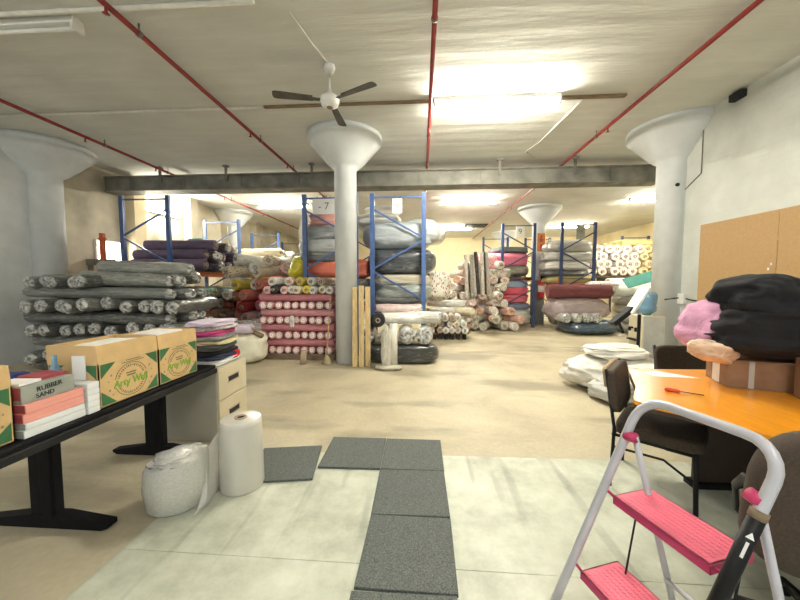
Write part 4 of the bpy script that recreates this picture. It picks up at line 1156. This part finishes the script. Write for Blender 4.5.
# ------------------------------------------------------------------ rubber mats
mats = [((-.065, 2.735), 0, 'dark rubber mat, right one of the top pair'), ((-.575, 2.735), .01, 'dark rubber mat, left one of the top pair'), ((-1.10, 2.53), .16, 'dark rubber mat lying askew by the film roll'),
        ((-.065, 2.232), .01, 'dark rubber mat, second down in the row towards the camera'), ((-.065, 1.725), -.015, 'dark rubber mat, third down in the row towards the camera'), ((-.075, 1.215), .01, 'dark rubber mat at the bottom picture edge')]
for (x, y), a, lb in mats:
    solo('rubber_mat', MB().box((0, 0, .009), (.503, .498, .018)), M_rubber, lb, 'mat', (x, y, .004), a, 'rubber floor mats', .003)

# ================================================================== RIGHT TABLE
TZ = .75
outl = [(1.79, 2.89), (2.95, 2.93), (2.95, 1.3), (1.95, 1.3), (1.80, 1.42), (1.745, 1.565), (1.70, 1.66), (1.62, 1.84), (1.50, 1.965), (1.38, 2.075), (1.355, 2.12), (1.38, 2.17), (1.54, 2.40), (1.74, 2.80)]
t = thing('office_table', 'orange wood table on the right', 'table', (2.2, 1.9, 0))
o_ = [(x - 2.2, y - 1.9) for x, y in outl]
part('tabletop', MB().prism(o_, TZ - .028, TZ), M_tabletop, t, .003)
part('edge_rim', MB().prism([(x * .997, y * .997) for x, y in o_], TZ - .05, TZ - .0285), M_tableedge, t)
part('leg_panel', MB().box((.25, .55, .35), (.9, .03, .7)), M_tableedge, t)
part('leg_panel', MB().box((.55, .1, .35), (.03, .9, .7)), M_tableedge, t)
part('foot_plate', MB().box((.25, .55, .02), (.95, .1, .04)), M_blackmet, t)


# ------------------------------------------------------------------ chairs
def pad(sx, sy, sz, seed=1., e1=.35, e2=.3):
    me = bundle_mesh('pad', M_uph, seed, e1, e2, .015, 2)
    for v in me.vertices: v.co = (v.co.x * sx, v.co.y * sy, v.co.z * sz)
    return me


def chair(loc, rz, label, tan=False):
    """faces +Y locally; origin at floor centre"""
    t = thing('office_chair', label, 'chair', loc, rz, 'brown chairs at the orange table')
    o = link('seat', pad(.50, .50, .10, 2), t); o.location = (0, .02, .44)
    o = link('backrest', pad(.50, .075, .33, 3), t); o.location = (0, -.245, .70); o.rotation_euler = (R(8), 0, 0)
    if tan:
        o = link('back_edge', pad(.46, .03, .16, 3), t); o.data.materials[0] = M_tan; o.location = (0, -.297, .79); o.rotation_euler = (R(8), 0, 0); o['label'] = 'tan worn panel on the chair back'
    for s in (-1, 1):
        part('rear_leg', MB().tube([(s * .235, -.24, 0), (s * .235, -.225, .44), (s * .235, -.29, .86)], .014, 8, sc=(1, .8)), M_blackmet, t)
        part('front_leg', MB().tube([(s * .225, .23, 0), (s * .225, .215, .41)], .014, 8), M_blackmet, t)
        part('side_rail', MB().tube([(s * .23, -.23, .39), (s * .225, .22, .39)], .012, 8), M_blackmet, t)
        part('stretcher', MB().tube([(s * .232, -.235, .30), (s * .1, .05, .25), (s * .225, .225, .2)], .009, 8), M_blackmet, t)
    part('back_rail', MB().tube([(-.235, -.23, .39), (.235, -.23, .39)], .012, 8), M_blackmet, t)
    return t


chair((1.73, 2.44, 0), R(-130), 'brown chair pushed in at the left end of the orange table', True)
chair((2.60, 3.14, .0), R(180), 'brown chair with padded back behind the orange table')

# tub-backed office chair at the right picture edge
t = thing('swivel_chair', 'dark brown padded swivel chair at the right picture edge', 'chair', (1.66, 1.33, 0), R(-15))
o = link('seat', pad(.50, .50, .11, 5), t); o.location = (0, 0, .47)
o = link('backrest', bundle_mesh('pad', M_uph, 7, .55, .6, .03, 2), t); o.location = (-.12, -.26, .74); o.scale = (.66, .15, .54); o.rotation_euler = (R(6), 0, 0)
part('column', MB().tube([(0, 0, .08), (0, 0, .43)], .028, 12), M_blackmet, t)
for k in range(5):
    w = 2 * PI * k / 5 + .3
    l = part('base_arm', MB().tube([(0, 0, .10), (.28 * math.cos(w), .28 * math.sin(w), .07)], [.03, .018], 8), M_blackmet, t)
    part('caster', MB().tube([(.28 * math.cos(w) - .02 * math.sin(w), .28 * math.sin(w) + .02 * math.cos(w), .026), (.28 * math.cos(w) + .02 * math.sin(w), .28 * math.sin(w) - .02 * math.cos(w), .026)], .026, 12), M_blackmet, l)
for s in (-1, 1):
    part('armrest', MB().tube([(s * .24, .06, .43), (s * .29, .08, .50), (s * .30, .08, .60), (s * .30, .03, .66), (s * .30, -.08, .665), (s * .30, -.13, .62)], .018, 10, sc=(.6, 1.5)), M_blackmet, t)

# ------------------------------------------------------------------ things on the right table
t = thing('brown_carton', 'worn brown carton under the cloth pile on the orange table', 'box', (2.42, 2.50, TZ + .001), R(-18))
part('carton_body', MB().box((0, 0, .10), (.42, .30, .20)), M_cardD, t, .004)
part('tape', MB().box((-.2105, 0, .1), (.001, .10, .19)), M_paper, t)
part('tape', MB().box((-.08, -.1505, .1), (.03, .001, .19)), M_sheet, t)
solo('brown_carton', MB().box((0, 0, .13), (.30, .24, .26)), M_cardD, 'brown carton at the right picture edge on the orange table', 'box', (2.55, 2.10, TZ + .001), R(-14), None, .004)
g = 'garments piled on the brown carton'
BK = (.006, .0065, .009)
bundle((2.60, 2.44, .955), (1.0, .50, .42), BK, 'black garment, lower part of the pile on brown carton', 'garment', g, M_plain, -.1, 4.2, 'garment', e1=.75, amp=.18, ridg=.08, nu=72, nv=44)
bundle((2.45, 2.50, 1.17), (.58, .46, .39), BK, 'black garment heaped at the top of the pile', 'garment', g, M_plain, .25, 9.1, 'garment', e1=.85, amp=.22, ridg=.09, nu=72, nv=44)
bundle((2.10, 2.60, .98), (.26, .34, .42), (.64, .33, .49), 'pink garment hanging from left side of the black pile', 'garment', g, M_plain, .2, 2.7, 'garment', (0, .45), e1=.8, amp=.2, ridg=.2, nu=56, nv=32)
bundle((2.07, 2.45, .93), (.20, .24, .15), (.74, .55, .40), 'cream garment under the pink one', 'garment', g, M_plain, .4, 6.6, 'garment', (0, .35), e1=.7, amp=.2, ridg=.2)
solo('paper_sheet', MB().prism([(-.13, .09), (.03, .10), (.23, -.10), (-.10, -.06)], 0, .0015), M_paper, 'white sheet of paper on the orange table', 'paper', (1.95, 2.73, TZ + .0005))
t = thing('screwdriver', 'screwdriver with red handle on the orange table', 'screwdriver', (1.66, 2.29, TZ + .001), 0)
pa, pb, pc = (Fz(*k, TZ) - Vector((1.66, 2.29, TZ)) for k in ((664.5, 391), (681, 393.5), (704, 396)))
part('handle', MB().tube([pa + Vector((0, 0, .013)), pa.lerp(pb, .15) + Vector((0, 0, .013)), pa.lerp(pb, .8) + Vector((0, 0, .013)), pb + Vector((0, 0, .013))], [.009, .014, .012, .006], 12), mat('red_plastic', (.65, .07, .03), .35, bump=0), t)
part('shaft', MB().tube([pb + Vector((0, 0, .012)), pc + Vector((0, 0, .004))], .003, 8), M_blackmet, t)

# ================================================================== STEP LADDER
# the plane of the front hoop leans; far rail first
t = thing('step_ladder', 'folding step ladder with pink steps in the foreground', 'step ladder', (0, 0, 0))
wv = Vector((.14, -.42, 0))
def rail_pt(z, side):     # side 0 far, 1 near
    p = Vector((.577 + .36 * z, 1.42, z))
    return p + wv * side
ZT = 1.01
pts = [rail_pt(0.0, 0), rail_pt(.3, 0), rail_pt(ZT - .10, 0)]
for k in range(1, 6):
    a_ = k / 6 * PI / 2; pts.append(rail_pt(ZT - .10 + .10 * math.sin(a_), .0 + .22 * (1 - math.cos(a_))))
pts += [rail_pt(ZT, .24), rail_pt(ZT, .5), rail_pt(ZT, .76)]
for k in range(1, 6):
    a_ = k / 6 * PI / 2; pts.append(rail_pt(ZT - .10 + .10 * math.cos(a_), 1 - .22 * (1 - math.sin(a_))))
pts += [rail_pt(ZT - .10, 1), rail_pt(.3, 1), rail_pt(0, 1)]
part('front_hoop', MB().tube(pts, .0175, 12), M_alu, t)
part('grip_sleeve', MB().tube([rail_pt(.80, 1), rail_pt(.40, 1)], .0205, 14), M_blackmet, t)
part('sleeve_ring', MB().tube([rail_pt(.82, 1), rail_pt(.795, 1)], .022, 14), M_wood, t)
ax = (rail_pt(1, 1) - rail_pt(0, 1)).normalized(); q = rail_pt(.745, 1)
nrm = Vector((-.62, -.78, 0)); nrm = (nrm - ax * nrm.dot(ax)).normalized(); sd = ax.cross(nrm)
T = Matrix.Translation(q + nrm * .0205) @ Matrix(((sd.x, ax.x, nrm.x, 0), (sd.y, ax.y, nrm.y, 0), (sd.z, ax.z, nrm.z, 0), (0, 0, 0, 1)))
part('warning_label', MB().prism([(-.010, -.008), (.010, -.008), (0, .012)], 0, .001, 0, T).box((0, -.045, .0), (.007, .05, .002), M=T), M_paper, t)
# rear legs
for s in (0, 1):
    p0 = rail_pt(.85, s) + Vector((.01, 0, 0)) + wv * (.06 if s == 0 else -.06)
    p1 = Vector((p0.x + .215, p0.y, 0))
    part('rear_leg', MB().tube([p0, p1], .0125, 10), M_alu, t)
    part('pivot', MB().tube([rail_pt(.84, s), rail_pt(.85, s) + wv * (.09 if s == 0 else -.09)], .021, 12), M_pinkd, t)
    part('foot_cap', MB().tube([p1, p1 + Vector((-.012, 0, .04))], .018, 10), M_blackmet, t)
    part('foot_cap', MB().tube([rail_pt(0, s), rail_pt(.05, s)], .022, 10), M_blackmet, t)
part('rear_crossbar', MB().tube([rail_pt(.85, 0) + Vector((.157, 0, -.62)) + wv * .06, rail_pt(.85, 1) + Vector((.157, 0, -.62)) - wv * .06], .010, 8), M_alu, t)


def step(z, front, back, w0, w1, bar=True):
    F0 = rail_pt(z, w0); F1 = rail_pt(z, w1)
    S = part('step', MB(), M_pink, t) if False else None
    u = (F1 - F0); L = u.length; u.normalize(); v = Vector((1, .06, 0)); v = (v - u * v.dot(u)).normalized(); n_ = Vector((0, 0, 1))
    T = Matrix(((u.x, v.x, 0, F0.x), (u.y, v.y, 0, F0.y), (0, 0, 1, z), (0, 0, 0, 1)))
    D = back
    mb = MB()
    mb.prism([(0, .0), (L, .0), (L, D), (0, D)], -.004, .004, 0, T)
    mb.box((L / 2, .004, -.014), (L, .008, .036), 1, M=T).box((L / 2, D - .004, -.014), (L, .008, .036), 1, M=T).box((.004, D / 2, -.014), (.008, D, .036), 1, M=T).box((L - .004, D / 2, -.014), (.008, D, .036), 1, M=T)
    s_ = part('step', mb, [M_pink, M_pinkd], t, .002)
    dt = MB()
    nx, ny = 20, 8
    for i in range(nx):
        for j in range(ny):
            dt.box((.02 + (L - .04) * (i + .5 * (j % 2)) / nx + .005, .022 + (D - .044) * j / (ny - 1), .0048), (.011, .009, .0022), M=T)
    dd = part('tread_dots', dt, M_pink, s_)
    part('pivot_rod', MB().tube([rail_pt(z, 0) + v * .014, T @ Vector((0, .014, -.01))], .006, 8), M_pinkd, t)
    part('pivot_rod', MB().tube([rail_pt(z, 1) + v * .014, T @ Vector((L, .014, -.01))], .006, 8), M_pinkd, t)


step(.60, 0, .20, .11, .90)
step(.26, 0, .20, .11, .90)
part('strut', MB().tube([rail_pt(.26, 0) + Vector((.18, 0, -.01)) + wv * .12, rail_pt(.60, 0) + Vector((.10, 0, -.02)) + wv * .12], .004, 6), M_blackmet, t)
part('strut', MB().tube([rail_pt(.26, 1) + Vector((.18, 0, -.01)) - wv * .12, rail_pt(.60, 1) + Vector((.10, 0, -.02)) - wv * .12], .004, 6), M_blackmet, t)

# ================================================================== which rolls of each row show
def number_rows():
    import re
    dg = bpy.context.evaluated_depsgraph_get(); dg.update()
    MW = cam.matrix_world; M3 = MW.to_3x3(); o0 = MW.translation
    seen = {}
    for py in range(160, 440, 2):
        for px in range(0, 800, 2):
            d = (M3 @ Vector(((px + .5 - 400) / F_PX, -(py + .5 - 300) / F_PX, -1))).normalized()
            h, lo, no, ix, ob, mt = SC.ray_cast(dg, o0, d)
            if h:
                while ob.parent is not None: ob = ob.parent
                q = seen.setdefault(ob.name, [0, 0]); q[0] += 1; q[1] += px
    rows = {}
    for o in list(bpy.data.objects):
        if o.parent is not None or o.get('category') != 'fabric roll': continue
        if o.name not in seen:
            if o['group'] in ('white rolls on the far right shelf', 'pale rolls on the left rack shelf', 'wrapped stock at the far right'):
                for c in list(o.children): bpy.data.objects.remove(c)
                bpy.data.objects.remove(o)
            else:
                o['label'] = 'roll hidden from view among ' + o['group']
        elif '@' in o['label']:
            rows.setdefault(o['label'].split('roll', 1)[1], []).append((seen[o.name][1] / seen[o.name][0], o))
    for k, lst in rows.items():
        lst.sort(key=lambda e: e[0])
        for i, (x, o) in enumerate(lst): o['label'] = o['label'].replace('@', countleft(i, len(lst)))


bpy.context.view_layer.update()
number_rows()

# ================================================================== WORLD + COLOUR
w = bpy.data.worlds.new('world'); SC.world = w; w.use_nodes = True
bg = w.node_tree.nodes['Background']; bg.inputs[0].default_value = (.95, 1.0, 1.0, 1); bg.inputs[1].default_value = .25
vs_ = SC.view_settings
vs_.view_transform = 'Standard'; vs_.look = 'None'; vs_.exposure = 1.62; vs_.gamma = 1.0; vs_.use_curve_mapping = False
